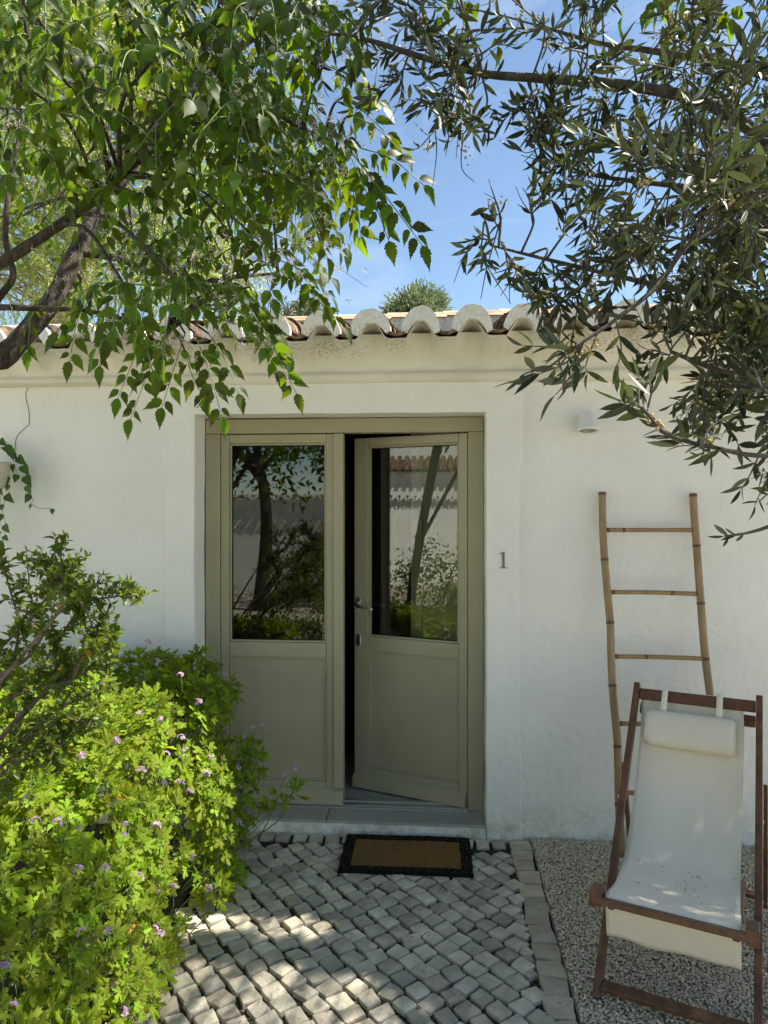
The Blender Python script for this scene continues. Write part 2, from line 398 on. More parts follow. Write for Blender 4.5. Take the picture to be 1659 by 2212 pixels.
# hairline crack in the plaster
ck = [atY(u, v, .0325) for u, v in [(37, 804), (46, 808), (52, 817), (55, 828), (59, 838), (56, 848), (55, 858), (60, 874), (64, 892), (63, 905), (62, 917), (50, 928), (36, 943), (33, 956), (35, 972)]]
MB().tube([p + Vector((rnd(-.003, .003), 0, 0)) for p in curve(ck, 3)], .0017, 4).build('crack', M['crack'], house)
# sill: painted riser, stone slabs, metal threshold
rp_ = MB(); k = 60
for i in range(k + 1):
    x = lerp(-1.321, .231, i / k); zt = .050 + .004 * noise.noise(Vector((x * 14, 0, 4)))
    rp_.v += [(x, -.006, -.03), (x, -.006, zt), (x, .17, zt + .012)]
rp_.f = [(3 * i, 3 * i + 3, 3 * i + 4, 3 * i + 1) for i in range(k)] + [(3 * i + 1, 3 * i + 4, 3 * i + 5, 3 * i + 2) for i in range(k)]
rp_.build('step_riser', M['plaster'], house)
for a, b in ((-1.321, -.612), (-.606, .231)):
    sm = MB(); sm.add([(a, .004, .045), (b, .004, .045), (b, .17, .06), (a, .17, .06), (a, .004, .066), (b, .004, .066), (b, .172, .076), (a, .172, .076)],
                      [(3, 2, 1, 0), (4, 5, 6, 7), (0, 1, 5, 4), (1, 2, 6, 5), (2, 3, 7, 6), (3, 0, 4, 7)])
    sm.build('sill_slab', M['slab'], house, bevel=.003)
tm = MB(); tm.box(-1.24, .146, .158, .20, .078, .086); tm.box(-1.24, .146, .2025, .235, .079, .093); tm.box(-1.24, .146, .14, .157, .070, .081)
tm.build('threshold', M['alu'], house, bevel=.002)
# door frame
fr = bpy.data.objects.new('door_frame', None); COL.objects.link(fr); fr.parent = house
MB().box(-1.3215, -1.238, .172, .245, .082, 2.1365).build('jamb', M['sage'], fr, bevel=.003)
MB().box(.147, .2315, .172, .245, .056, 2.1365).build('jamb', M['sage'], fr, bevel=.003)
MB().box(-1.3215, .2315, .174, .245, 2.139, 2.2195).build('head', M['sage'], fr, bevel=.003)
fs = MB(); fs.box(-1.2365, -1.226, .246, .262, .09, 2.135); fs.box(.130, .1455, .262, .275, .09, 2.1365)
fs.build('rebate', M['sage'], fr)

def door_leaf(x0, x1, hinge_right, lab):
    """leaf in local space: origin at the hinge foot, x along the leaf, y into the house"""
    W = x1 - x0
    e = bpy.data.objects.new('door_leaf', None); COL.objects.link(e); e.parent = house
    e['label'] = lab
    zb, zt = .09, 2.134
    s = -1 if hinge_right else 1                     # local x runs from the hinge
    def bx(a, b, y0, y1, z0, z1, name, m='sage', bev=.0035):
        xa, xb = sorted((s * a, s * b))
        return MB().box(xa, xb, y0, y1, z0, z1).build(name, M[m], e, bevel=bev)
    sh, sf = (.048, .096)                            # visible stile widths at hinge and free edge
    if hinge_right: sf = .092; sh = .050
    y0, y1 = 0, .058
    bx(0, sh, y0, y1, zb, zt, 'stile'); bx(W - sf, W, y0, y1, zb, zt, 'stile')
    bx(sh + .0015, W - sf - .0015, y0 + .001, y1, 2.085, zt, 'rail')
    bx(sh + .0015, W - sf - .0015, y0 + .001, y1, .888, .971, 'rail')
    bx(sh + .0015, W - sf - .0015, y0 + .001, y1, zb, .202, 'rail')
    bx(sh + .002, W - sf - .002, .018, .042, .203, .887, 'panel')
    # glazing beads round the panel and the pane
    for z0, z1, dd in ((.203, .887, .007), (.972, 2.084, .010)):
        b = MB()
        xa, xb = sorted((s * (sh + .002), s * (W - sf - .002)))
        t = .010
        b.box(xa, xa + t, dd, .020, z0, z1); b.box(xb - t, xb, dd, .020, z0, z1)
        b.box(xa + t, xb - t, dd, .020, z0, z0 + t); b.box(xa + t, xb - t, dd, .020, z1 - t, z1)
        b.build('bead', M['sage'], e, bevel=.002)
    bx(sh + .003, W - sf - .003, .024, .030, .973, 2.083, 'pane', 'glass', 0)
    g = MB(); xa, xb = sorted((s * (sh + .012), s * (W - sf - .012)))
    for (a, b2, c, d) in ((xa, xa + .004, .98, 2.076), (xb - .004, xb, .98, 2.076), (xa, xb, .982, .986), (xa, xb, 2.070, 2.074)): g.box(a, b2, .0205, .0235, c, d)
    g.build('gasket', M['dark'], e)
    # weather board at the foot
    wb = MB(); xa, xb = sorted((s * .004, s * (W + (0 if hinge_right else 0))))
    z0, z1 = .088, .168
    wb.add([(xa, -.030, z0), (xb, -.030, z0), (xb, 0, z0), (xa, 0, z0), (xa, -.026, z1 - .018), (xb, -.026, z1 - .018), (xa, -.001, z1), (xb, -.001, z1)],
           [(3, 2, 1, 0), (0, 1, 5, 4), (4, 5, 7, 6), (3, 0, 4, 6), (1, 2, 7, 5), (2, 3, 6, 7)])
    wb.build('weather_board', M['sage'], e, bevel=.002)
    if not hinge_right:
        bx(W - .052, W + .002, -.022, -.001, .172, zt, 'astragal')
    return e
lf = door_leaf(-1.236, -.540, False, 'closed left door leaf with dark reflecting pane')
lf.location = (-1.236, .182, 0)
rf = door_leaf(-.56, .143, True, 'right door leaf standing ajar with steel lever handle')
rf.location = (.143, .186, 0); rf.rotation_euler = (0, 0, R_(-21.5))
# lever handle and keyhole plate, on the free stile
hx = -(.703 - .030)
hm = MB()
pl = MB()
def stadium(m, cx, cz, w_, h_, y0, y1, n=10):
    pts = []
    for i in range(n + 1):
        a = math.pi * i / n; pts.append((cx + w_ / 2 * math.cos(a), cz + (h_ / 2 - w_ / 2) + w_ / 2 * math.sin(a)))
    for i in range(n + 1):
        a = math.pi + math.pi * i / n; pts.append((cx + w_ / 2 * math.cos(a), cz - (h_ / 2 - w_ / 2) + w_ / 2 * math.sin(a)))
    k = len(pts); m.add([(x, y0, z) for x, z in pts] + [(x, y1, z) for x, z in pts], [tuple(range(k)), tuple(reversed(range(k, 2 * k)))] + [(i, i + k, (i + 1) % k + k, (i + 1) % k) for i in range(k)])
stadium(pl, hx, 1.165, .030, .068, -.009, -.0005); pl.build('handle_plate', M['steel'], rf, bevel=.002)
hm.tube(curve([(hx, -.008, 1.165), (hx, -.035, 1.165), (hx + .012, -.050, 1.163), (hx + .05, -.053, 1.150), (hx + .115, -.052, 1.138)], 6), .0085, 12)
hm.build('handle', M['steel'], rf, smooth=True)
p2 = MB(); stadium(p2, hx, .945, .030, .072, -.008, -.0005); p2.build('lock_plate', M['steel'], rf, bevel=.002)
kh = MB(); stadium(kh, hx, .940, .012, .026, -.012, -.0085); kh.build('lock_cylinder', M['dark'], rf)
# folding inner shutter seen through the right pane
sh_ = MB(); a = Vector((.105, .345, 0)); b = Vector((-.165, .452, 0)); d = (b - a).normalized(); nn = Vector((d.y, -d.x, 0))
def sh_box(m, t0, t1, z0, z1, th0, th1):
    P = [a + d * t0, a + d * t1]
    vs = []
    for z in (z0, z1):
        for p, q in ((P[0], th0), (P[1], th0), (P[1], th1), (P[0], th1)): vs.append(p - nn * q + Vector((0, 0, z)))
    m.add(vs, [(3, 2, 1, 0), (4, 5, 6, 7), (0, 1, 5, 4), (1, 2, 6, 5), (2, 3, 7, 6), (3, 0, 4, 7)])
sh_box(sh_, 0, .06, .09, 2.30, 0, .03); sh_box(sh_, .22, .29, .09, 2.30, 0, .03); sh_box(sh_, .061, .219, 2.2, 2.30, 0, .03); sh_box(sh_, .061, .219, .88, .98, 0, .03); sh_box(sh_, .061, .219, .981, 2.199, .008, .02); sh_box(sh_, .061, .219, .09, .879, .008, .02)
sh_.build('inner_shutter', M['sage'], house)

# ------------------------------------------------------------------ ROOF
SL = .205
def tile_mesh(name, r0, r1, ln, up, m, th=.014, nseg=10, rough=.0):
    me = MB(); ny = 4
    for layer in (0, 1):
        for j in range(ny + 1):
            y = ln * j / ny; r = lerp(r0, r1, j / ny) - layer * th
            for i in range(nseg + 1):
                a_ = math.pi * i / nseg
                c, s_ = math.cos(a_), math.sin(a_)
                me.v.append((r * c, y, (r * s_ * 1.08 if up else -r * s_ * .95)))
    N = (ny + 1) * (nseg + 1)
    idx = lambda l, j, i: l * N + j * (nseg + 1) + i
    for j in range(ny):
        for i in range(nseg):
            me.f.append((idx(0, j, i), idx(0, j + 1, i), idx(0, j + 1, i + 1), idx(0, j, i + 1)))
            me.f.append((idx(1, j, i), idx(1, j, i + 1), idx(1, j + 1, i + 1), idx(1, j + 1, i)))
    for j in (0, ny):
        for i in range(nseg): me.f.append((idx(0, j, i), idx(0, j, i + 1), idx(1, j, i + 1), idx(1, j, i)))
    for i in (0, nseg):
        for j in range(ny): me.f.append((idx(0, j, i), idx(1, j, i), idx(1, j + 1, i), idx(0, j + 1, i)))
    g = bpy.data.meshes.new(name); g.from_pydata(me.v, [], me.f); g.update(); g.materials.append(m)
    g.polygons.foreach_set('use_smooth', [True] * len(g.polygons))
    return g
cov = tile_mesh('cover_tile', .090, .074, .42, True, M['terracotta'])
chn = tile_mesh('channel_tile', .078, .090, .42, False, M['channel'])
def link(name, me, parent, loc, rot=(0, 0, 0), sc=(1, 1, 1)):
    o = bpy.data.objects.new(name, me); COL.objects.link(o); o.parent = parent; o.location = loc; o.rotation_euler = rot; o.scale = sc
    return o
# plug: whitewashed mortar crescent closing the end of each cover tile
def plug_mesh(seed):
    random.seed(seed); m = MB(); n_ = 16; ro = .101
    out = []; inn = []
    for i in range(n_ + 1):
        a_ = math.pi * i / n_; r = ro + rnd(-.003, .003)
        out.append((r * math.cos(a_) , r * math.sin(a_) * 1.12 - .012))
    hw = rnd(.036, .044); hh = rnd(.026, .036); sk = rnd(-.006, .006)
    for i in range(n_ + 1):
        t = i / n_
        if t < .36: x = lerp(ro - .030, hw * .55, t / .36); z = lerp(-.020, hh, (t / .36) ** .8)
        elif t > .64: q = (1 - t) / .36; x = -lerp(ro - .030, hw * .55, q); z = lerp(-.020, hh, q ** .8)
        else: x = lerp(hw * .55, -hw * .55, (t - .36) / .28); z = hh
        inn.append((x + sk, z + rnd(-.0015, .0015)))
    for y in (0, .035):
        for ring in (out, inn): m.v += [(x, y + rnd(-.002, .002), z) for x, z in ring]
    k = n_ + 1
    for i in range(n_):
        m.f += [(i, i + 1, k + i + 1, k + i), (2 * k + i, 3 * k + i, 3 * k + i + 1, 2 * k + i + 1), (i, 2 * k + i, 2 * k + i + 1, i + 1), (k + i, k + i + 1, 3 * k + i + 1, 3 * k + i)]
    m.f += [(0, k, 3 * k, 2 * k), (n_, 2 * k + n_, 3 * k + n_, k + n_)]
    g = bpy.data.meshes.new('mortar_plug'); g.from_pydata(m.v, [], m.f); g.update(); g.materials.append(M['mortar_white'])
    return g
plugs = [plug_mesh(i) for i in range(5)]
random.seed(21)
mossm = MB()
ks = range(-14, 11)
for k in ks:
    x = XK0 + PITCH * k
    for r in range(5):
        y = -.262 + r * .335 ; z = 2.588 + eave_z(x) + (y + .262) * SL + .008
        rx = math.atan(SL) - .02
        link('roof_tile', cov, house, (x + rnd(-.004, .004), y, z + rnd(-.002, .003)), (rx, 0, rnd(-.025, .025)))
        link('channel_tile', chn, house, (x + PITCH / 2 + rnd(-.004, .004), y - .018, z + .050 - .012), (rx, 0, rnd(-.02, .02)))
    o = link('mortar_plug', plugs[k % 5], house, (x + rnd(-.003, .003), -.285, 2.590 + eave_z(x)), (0, rnd(-.05, .05), rnd(-.05, .05)), (rnd(.93, 1.05), 1, rnd(.90, 1.07)))
    # lichen and litter lying in the channel mouths
    for q in range(14):
        cx = x + PITCH / 2 + rnd(-.035, .035); cy = rnd(-.27, -.12); rr = rnd(.006, .014)
        b0 = len(mossm.v); cz = 2.588 + eave_z(x) - .038 + (cy + .28) * SL + abs(cx - x - PITCH / 2) ** 2 * 9 + .012
        for i in range(6): mossm.v.append((cx + rr * math.cos(i * 1.047) * rnd(.7, 1.2), cy + rr * math.sin(i * 1.047), cz))
        mossm.v.append((cx, cy, cz + rr * rnd(.6, 1.1))); mossm.f += [(b0 + i, b0 + (i + 1) % 6, b0 + 6) for i in range(6)]
mo = mossm.build('roof_moss', M['moss'], house); mo['kind'] = 'stuff'
# roof deck under the tiles (closes the roof), ridge mortar and ridge caps
rd = MB(); zr = 2.60 + 1.62 * SL
rd.add([(X0, -.20, 2.575), (X1, -.20, 2.60), (X1, 1.36, zr - .02), (X0, 1.36, zr - .045), (X0, 3.15, 2.58), (X1, 3.15, 2.60)], [(0, 1, 2, 3), (3, 2, 5, 4)])
rd.build('roof_deck', M['channel'], house)
rm = MB(); rm.box(X0, X1, 1.27, 1.45, zr - .05, zr + .150); rm.build('ridge_mortar', M['mortar_white'], house, bevel=.02)
rc = tile_mesh('ridge_tile', .115, .10, .42, True, M['ridge'])
for i in range(17):
    x = X1 + .02 - i * .39
    o = link('ridge_tile', rc, house, (x, 1.36, zr + .128 + eave_z(x)), (R_(1.5), 0, R_(90)), (1, 1, .45))

# ------------------------------------------------------------------ COBBLES
def sett(seed, w_, l_, h_=.035, rag=.16):
    rg = random.Random(seed); m = MB()
    cs = [(-w_ / 2, -l_ / 2), (w_ / 2, -l_ / 2), (w_ / 2, l_ / 2), (-w_ / 2, l_ / 2)]
    cs = [(x * (1 + rg.uniform(-rag, rag)), y * (1 + rg.uniform(-rag, rag))) for x, y in cs]
    ring = []
    for i in range(4):
        a_ = cs[i]; p = cs[i - 1]; q = cs[(i + 1) % 4]; t = rg.uniform(.02, .09)
        ring.append((lerp(a_[0], p[0], t), lerp(a_[1], p[1], t))); ring.append((lerp(a_[0], q[0], t), lerp(a_[1], q[1], t)))
        mx_, my_ = (a_[0] + q[0]) / 2, (a_[1] + q[1]) / 2; bo = rg.uniform(.95, 1.07)
        ring.append((mx_ * bo, my_ * bo))
    k = len(ring); tx, ty = rg.uniform(-.06, .06), rg.uniform(-.06, .06)
    for s_, z in ((1.02, -h_), (1.0, -.0065), (.95, -.0003)):
        for x, y in ring:
            m.v.append((x * s_, y * s_, z + (x * tx + y * ty if z > -.02 else 0) + (rg.uniform(-.0012, .0012) if z > -.02 else 0)))
    m.v.append((rg.uniform(-.008, .008), rg.uniform(-.008, .008), rg.uniform(.001, .004)))
    for j in range(2): m.f += [(j * k + i, j * k + (i + 1) % k, (j + 1) * k + (i + 1) % k, (j + 1) * k + i) for i in range(k)]
    m.f += [(2 * k + i, 2 * k + (i + 1) % k, 3 * k) for i in range(k)]
    return m
def mesh_of(m, name, mt, smooth=False):
    g = bpy.data.meshes.new(name); g.from_pydata(m.v, [], m.f); g.update(); g.materials.append(mt)
    if smooth: g.polygons.foreach_set('use_smooth', [True] * len(g.polygons))
    return g
CP = .0805
setts = [sett(s, rnd(.064, .076), rnd(.064, .077), rag=.17) for s in range(26)]
sett_me = [mesh_of(s, 'cobblestone', M['stone']) for s in setts]
spots = []
ca, sa = math.cos(R_(40)), math.sin(R_(40))
for i in range(-80, 81):
    for j in range(-80, 81):
        off = .5 * (1 if (i % 2) else 0) * .55
        gx, gy = i * CP, (j + off + .15 * math.sin(i * .9)) * CP
        bend = .10 * math.sin(gx * 1.3 + 1)
        x = gx * ca - gy * sa - .4 + bend * .15; y = gx * sa + gy * ca - 1.0 + bend * .4
        if -1.09 < x < .334 and -4.5 < y < -.128:
            spots.append((x + rnd(-.0035, .0035), y + rnd(-.0035, .0035), R_(40) + rnd(-.20, .20), random.randrange(26)))
_y = -.13
while _y > -4.4:                                                # small wedge stones filling the edge against the kerb
    if not any(abs(q[0] - .322) < .050 and abs(q[1] - _y) < .040 for q in spots): spots.append((.328, _y, rnd(0, 1.5), 100 + random.randrange(26)))
    _y -= .022
for i in range(30):                                             # straight row along the step
    x = -1.08 + i * .086
    if x < .33: spots.append((x, -.056, rnd(-.07, .07), random.randrange(26)))
def vis(x, y, z=0):
    p = proj((x, y, z)); return p and -20 < p[0] < 1680 and p[1] < 2230
under = lambda x, y: x < -1.06
spots.sort(key=lambda s: (0 if (vis(s[0], s[1]) and not under(s[0], s[1])) else 1, -s[1] * -1))
vs_ = [s for s in spots if vis(s[0], s[1]) and not under(s[0], s[1])]
rest = [s for s in spots if not (vis(s[0], s[1]) and not under(s[0], s[1]))]
vs_.sort(key=lambda s: s[1])
print('visible cobbles', len(vs_))
for s in vs_[:282]:
    z = rnd(-.003, .004)
    k_ = .62 if s[3] >= 100 else 1
    link('cobblestone', sett_me[s[3] % 100 % 26], path, (s[0], s[1], z), (rnd(-.035, .035), rnd(-.035, .035), s[2] + math.pi / 2 * random.randrange(4)), (k_, k_, 1))
def bake(me_list, items, name, mt, parent=None, smooth=True, kind='stuff'):
    """items: (template index, 4x4 numpy matrix); one joined mesh"""
    V = []; Fs = []; off = 0; Ls = []
    for ti, Mx in items:
        v, f = me_list[ti]
        V.append(v @ Mx[:3, :3].T + Mx[:3, 3]); Fs.append(f + off); off += len(v)
    if not V: return None
    V = np.concatenate(V); Fs = np.concatenate(Fs)
    g = bpy.data.meshes.new(name)
    g.vertices.add(len(V)); g.vertices.foreach_set('co', V.astype(np.float32).ravel())
    g.loops.add(len(Fs) * 3); g.loops.foreach_set('vertex_index', Fs.astype(np.int32).ravel())
    g.polygons.add(len(Fs)); g.polygons.foreach_set('loop_start', np.arange(0, len(Fs) * 3, 3, dtype=np.int32))
    g.polygons.foreach_set('use_smooth', np.full(len(Fs), smooth, dtype=bool))
    g.update(calc_edges=True); g.validate(); g.materials.append(mt)
    o = bpy.data.objects.new(name, g); COL.objects.link(o)
    if parent: o.parent = parent
    if kind: o['kind'] = kind
    return o
def tri(m):
    f = []
    for q in m.f:
        for i in range(1, len(q) - 1): f.append((q[0], q[i], q[i + 1]))
    return np.array(m.v, dtype=float), np.array(f, dtype=np.int64)
st_t = [tri(s) for s in setts]
items = []
for s in vs_[282:] + rest:
    Mx = np.array(Matrix.Translation((s[0], s[1], rnd(-.003, .004))) @ Matrix.Rotation(s[2], 4, 'Z') @ Matrix.Rotation(rnd(-.035, .035), 4, 'X'))
    if s[3] >= 100: Mx[:3, :2] *= .62
    items.append((s[3] % 100 % 26, Mx))
bake(st_t, items, 'far_cobblestone', M['stone_stuff'], path, smooth=False)
y = -.058; i = 0
eds = [mesh_of(sett(100 + s, .098, rnd(.090, .112)), 'kerb_stone', M['edge']) for s in range(8)]
while y > -3.2:
    link('kerb_stone', eds[i % 8], path, (.408 + rnd(-.006, .006) - .004, y, .002 + rnd(-.002, .004)), (rnd(-.03, .03), rnd(-.03, .03), rnd(-.07, .07) + (math.pi if random.random() < .5 else 0)))
    y -= .108 + rnd(-.004, .006); i += 1

# gravel: instanced grit over the bed
gpt = []
def grit_src(seed):
    bm = bmesh.new(); bmesh.ops.create_icosphere(bm, subdivisions=1, radius=.0045); rg = random.Random(seed)
    for v in bm.verts: v.co = Vector((v.co.x * rg.uniform(.8, 1.35), v.co.y * rg.uniform(.7, 1.15), v.co.z * rg.uniform(.5, .9)))
    g = bpy.data.meshes.new('grit'); bm.to_mesh(g); bm.free()
    return g
def scatter_grit(name, x0, x1, y0, y1, dens, z, parent=None):
    n_ = int((x1 - x0) * (y1 - y0) * dens)
    srcs = [grit_src(s) for s in range(4)]
    T = []
    for g in srcs:
        v = np.zeros(len(g.vertices) * 3); g.vertices.foreach_get('co', v); f = np.array([tuple(p.vertices) for p in g.polygons]); T.append((v.reshape(-1, 3), f))
    V = []; Fs = []; off = 0
    xs_ = RNG.uniform(x0, x1, n_); ys_ = RNG.uniform(y0, y1, n_); an = RNG.uniform(0, 6.28, n_); sc = RNG.uniform(.55, 1.35, n_) ** 1.2; zz = z + RNG.uniform(-.003, .004, n_)
    ti = RNG.integers(0, 4, n_)
    for k in range(4):
        s_ = ti == k; v, f = T[k]; m_ = s_.sum()
        c, s2 = np.cos(an[s_])[:, None], np.sin(an[s_])[:, None]; q = sc[s_][:, None]
        P = np.stack([(v[:, 0] * c - v[:, 1] * s2) * q + xs_[s_][:, None], (v[:, 0] * s2 + v[:, 1] * c) * q + ys_[s_][:, None], v[:, 2] * q + zz[s_][:, None]], -1)
        V.append(P.reshape(-1, 3)); Fs.append((f[None] + (np.arange(m_) * len(v))[:, None, None]).reshape(-1, 3) + off); off += m_ * len(v)
    V = np.concatenate(V); Fs = np.concatenate(Fs); g = bpy.data.meshes.new(name)
    g.vertices.add(len(V)); g.vertices.foreach_set('co', V.astype(np.float32).ravel())
    g.loops.add(len(Fs) * 3); g.loops.foreach_set('vertex_index', Fs.astype(np.int32).ravel())
    g.polygons.add(len(Fs)); g.polygons.foreach_set('loop_start', np.arange(0, len(Fs) * 3, 3, dtype=np.int32))
    g.update(calc_edges=True); g.materials.append(M['grit'] if not parent else M['jgrit'])
    o = bpy.data.objects.new(name, g); COL.objects.link(o); o['kind'] = 'stuff'
    if parent: o.parent = parent
    return o
go = scatter_grit('gravel', .468, 1.75, -1.75, .018, 22000, -.002)
tag(go, 'fine beige gravel under the deckchair', 'gravel')
gj = scatter_grit('joint_grit', -1.1, .36, -1.75, -.01, 4200, -.0155, path)
gj.scale = (1, 1, 1)

# ------------------------------------------------------------------ DOORMAT
dm = thing('doormat', 'brown coir doormat with black border lying before the door step', 'doormat', (-.17, -.225, .0), R_(.6))
def mat_slab(x0, x1, y0, y1, z0, z1, nx, ny, amp):
    m = MB()
    for j in range(ny + 1):
        for i in range(nx + 1):
            x = lerp(x0, x1, i / nx); y = lerp(y0, y1, j / ny); e = i in (0, nx) or j in (0, ny)
            m.v.append((x + (rnd(-.003, .003) if e else 0), y + (rnd(-.003, .003) if e else 0), z1 + rnd(-amp, amp) + .004 * noise.noise(Vector((x * 4, y * 4, 0))) - (.003 if e else 0)))
    for j in range(ny):
        for i in range(nx): a_ = j * (nx + 1) + i; m.f.append((a_, a_ + 1, a_ + nx + 2, a_ + nx + 1))
    o = len(m.v); per = [i for i in range(nx + 1)] + [(j * (nx + 1) + nx) for j in range(1, ny + 1)] + [ny * (nx + 1) + i for i in range(nx - 1, -1, -1)] + [j * (nx + 1) for j in range(ny - 1, 0, -1)]
    for p in per: m.v.append((m.v[p][0], m.v[p][1], z0))
    k = len(per)
    for i in range(k): m.f.append((per[i], o + i, o + (i + 1) % k, per[(i + 1) % k]))
    return m
bw = .052
mb_ = MB()
for q in ((-.317, .317, -.188, -.188 + bw), (-.317, .317, .188 - bw, .188), (-.317, -.317 + bw, -.188 + bw, .188 - bw), (.317 - bw, .317, -.188 + bw, .188 - bw)):
    s_ = mat_slab(*q, .003, .021, max(6, int((q[1] - q[0]) / .01)), max(6, int((q[3] - q[2]) / .01)), .0012); mb_.add(s_.v, s_.f)
mb_.build('border', M['matblack'], dm)
mat_slab(-.317 + bw, .317 - bw, -.188 + bw, .188 - bw, .003, .0195, 53, 27, .0014).build('coir_field', M['coir'], dm)
fm = MB()
for i in range(900):
    x, y = rnd(-.31, .31), rnd(-.182, .182)
    inb = abs(x) > .317 - bw or abs(y) > .188 - bw
    if not inb and i % 2: continue
    a_ = rnd(0, 6.28); l_ = rnd(.004, .009)
    fm.bar((x, y, .0205), (x + l_ * math.cos(a_), y + l_ * math.sin(a_), .024), .0008, .0008)
fb = fm.build('loose_fibre', M['coir'], dm); fb['kind'] = 'stuff'

# ------------------------------------------------------------------ WALL LAMP, HOUSE NUMBER
lp = thing('wall_lamp', 'small white conical downlight lamp on the wall above the ladder', 'lamp', (.741, .034, 2.155))
def lathe(pr, seg=28, ax=(0, 0)):
    m = MB(); n_ = len(pr)
    for r, z in pr:
        for k in range(seg): a_ = 2 * math.pi * k / seg; m.v.append((ax[0] + r * math.cos(a_), ax[1] + r * math.sin(a_), z))
    for i in range(n_ - 1):
        for k in range(seg): k2 = (k + 1) % seg; m.f.append((i * seg + k, i * seg + k2, (i + 1) * seg + k2, (i + 1) * seg + k))
    return m
_lb = []
_lb.append(lathe([(.001, .050), (.030, .050), (.036, .045), (.039, .038), (.050, -.028), (.056, -.036), (.057, -.044), (.054, -.048), (.046, -.048), (.0455, -.040)], ax=(0, 0)).build('lamp_body', M['lampwhite'], lp, smooth=True))
_lb.append(lathe([(.0455, -.0415), (.03, -.044), (.001, -.045)], ax=(0, 0)).build('lamp_glass', M['lampglass'], lp, smooth=True))
for _o in _lb: _o.location = (0, -.082, 0); _o.rotation_euler = (R_(-11), 0, 0)
MB().box(-.022, .022, -.06, -.001, -.012, .030).build('bracket', M['lampwhite'], lp, bevel=.004)
for s_ in (-1, 1):
    sc_ = MB(); sc_.tube([(s_ * .0505, -.092, -.0495), (s_ * .0505, -.091, -.047)], .0025, 8); sc_.build('screw', M['steel'], lp)
nm = MB()
one = [(-.006, .0), (-.006, .072), (-.010, .0755), (-.020, .071), (-.021, .0735), (.004, .0865), (.006, .0855), (.006, .010), (.008, .006), (.014, .0035), (.020, .003), (.020, 0), (-.020, 0), (-.020, .003), (-.013, .0035), (-.0075, .0065)]
one = [(-.0065, .010), (-.0065, .070), (-.009, .0755), (-.014, .0745), (-.022, .0715), (-.0225, .0738), (.0035, .0865), (.0065, .0865), (.0065, .010), (.008, .0055), (.013, .0035), (.021, .003), (.021, 0), (-.021, 0), (-.021, .003), (-.013, .0035), (-.008, .0055)]
k = len(one)
nm.v = [(x, -.0045, z) for x, z in one] + [(x, -.0005, z) for x, z in one]
nm.f = [tuple(range(k)), tuple(reversed(range(k, 2 * k)))] + [(i, i + k, (i + 1) % k + k, (i + 1) % k) for i in range(k)]
o = nm.build('house_number', M['numgrey']); o.location = (.322, 0, 1.408)
tag(o, 'grey numeral 1 fixed on the white door surround', 'house number')

# ------------------------------------------------------------------ BAMBOO LADDER
ld = thing('bamboo_ladder', 'weathered bamboo ladder leaning on the white wall behind the deckchair', 'ladder', (1.04, -.3, 0))
lo = Vector(ld.location)
def lad_y(v): return -.010 - .30 * max(0, (v - 1066)) / 760
def ladp(u, v): return atY(u, v, lad_y(v)) - lo
def cane(pts_px, r, nodes, name, parent, end=True):
    P = [ladp(*p) for p in pts_px]; pts = curve(P, 10); m = MB(); n_ = len(pts)
    rr = []
    nd = [ladp(*q) for q in nodes]
    for p in pts:
        q = r + rnd(-.0004, .0004); rr.append(q)
    m.tube(pts, rr, 14)
    o = m.build(name, M['bamboo'], parent, smooth=True)
    for q in nd:
        j = min(range(n_), key=lambda i: (pts[i] - q).length); t = (pts[min(j + 1, n_ - 1)] - pts[max(j - 1, 0)]).normalized()
        c = pts[j]; mm = MB()
        mm.tube([c - t * .008, c - t * .0045, c - t * .001, c + t * .002, c + t * .006], [r * 1.0, r * 1.09, r * 1.02, r * 1.10, r * 1.0], 14); mm.build('node', M['bamboo_node'], o, smooth=True)
    return o
cane([(1301, 1067), (1302, 1140), (1306, 1209), (1312, 1280), (1318, 1345), (1320, 1410), (1323, 1481), (1329, 1550), (1334, 1612), (1337, 1737), (1343, 1850)], .0185, [(1301, 1070), (1306, 1209), (1318, 1345), (1323, 1481), (1334, 1612), (1337, 1737)], 'rail', ld)
cane([(1497, 1066), (1500, 1120), (1505, 1180), (1509, 1240), (1514, 1304), (1519, 1370), (1524, 1424), (1534, 1505), (1543, 1620), (1548, 1740), (1556, 1850)], .0185, [(1497, 1069), (1505, 1180), (1514, 1304), (1524, 1424), (1540, 1590)], 'rail', ld)
for a_, b_, nd in (((1310, 1145), (1499, 1145), (1348, 1145)), ((1321, 1279), (1508, 1283), (1451, 1283)), ((1329, 1418), (1521, 1423), (1400, 1418)), ((1338, 1563), (1534, 1568), (1480, 1567)), ((1344, 1712), (1545, 1716), (1420, 1714))):
    mid = ((a_[0] + b_[0]) / 2, (a_[1] + b_[1]) / 2 + rnd(-2, 2))
    rg_ = cane([a_, mid, b_], .0112, [nd], 'rung', ld)
    e = MB()
    for p, q in ((a_, b_), (b_, a_)):
        P = ladp(*p); Q = ladp(*q); t = (Q - P).normalized(); e.tube([P + t * .004, P + t * .012], .0122, 12)
    e.build('binding', M['bamboo_node'], rg_)

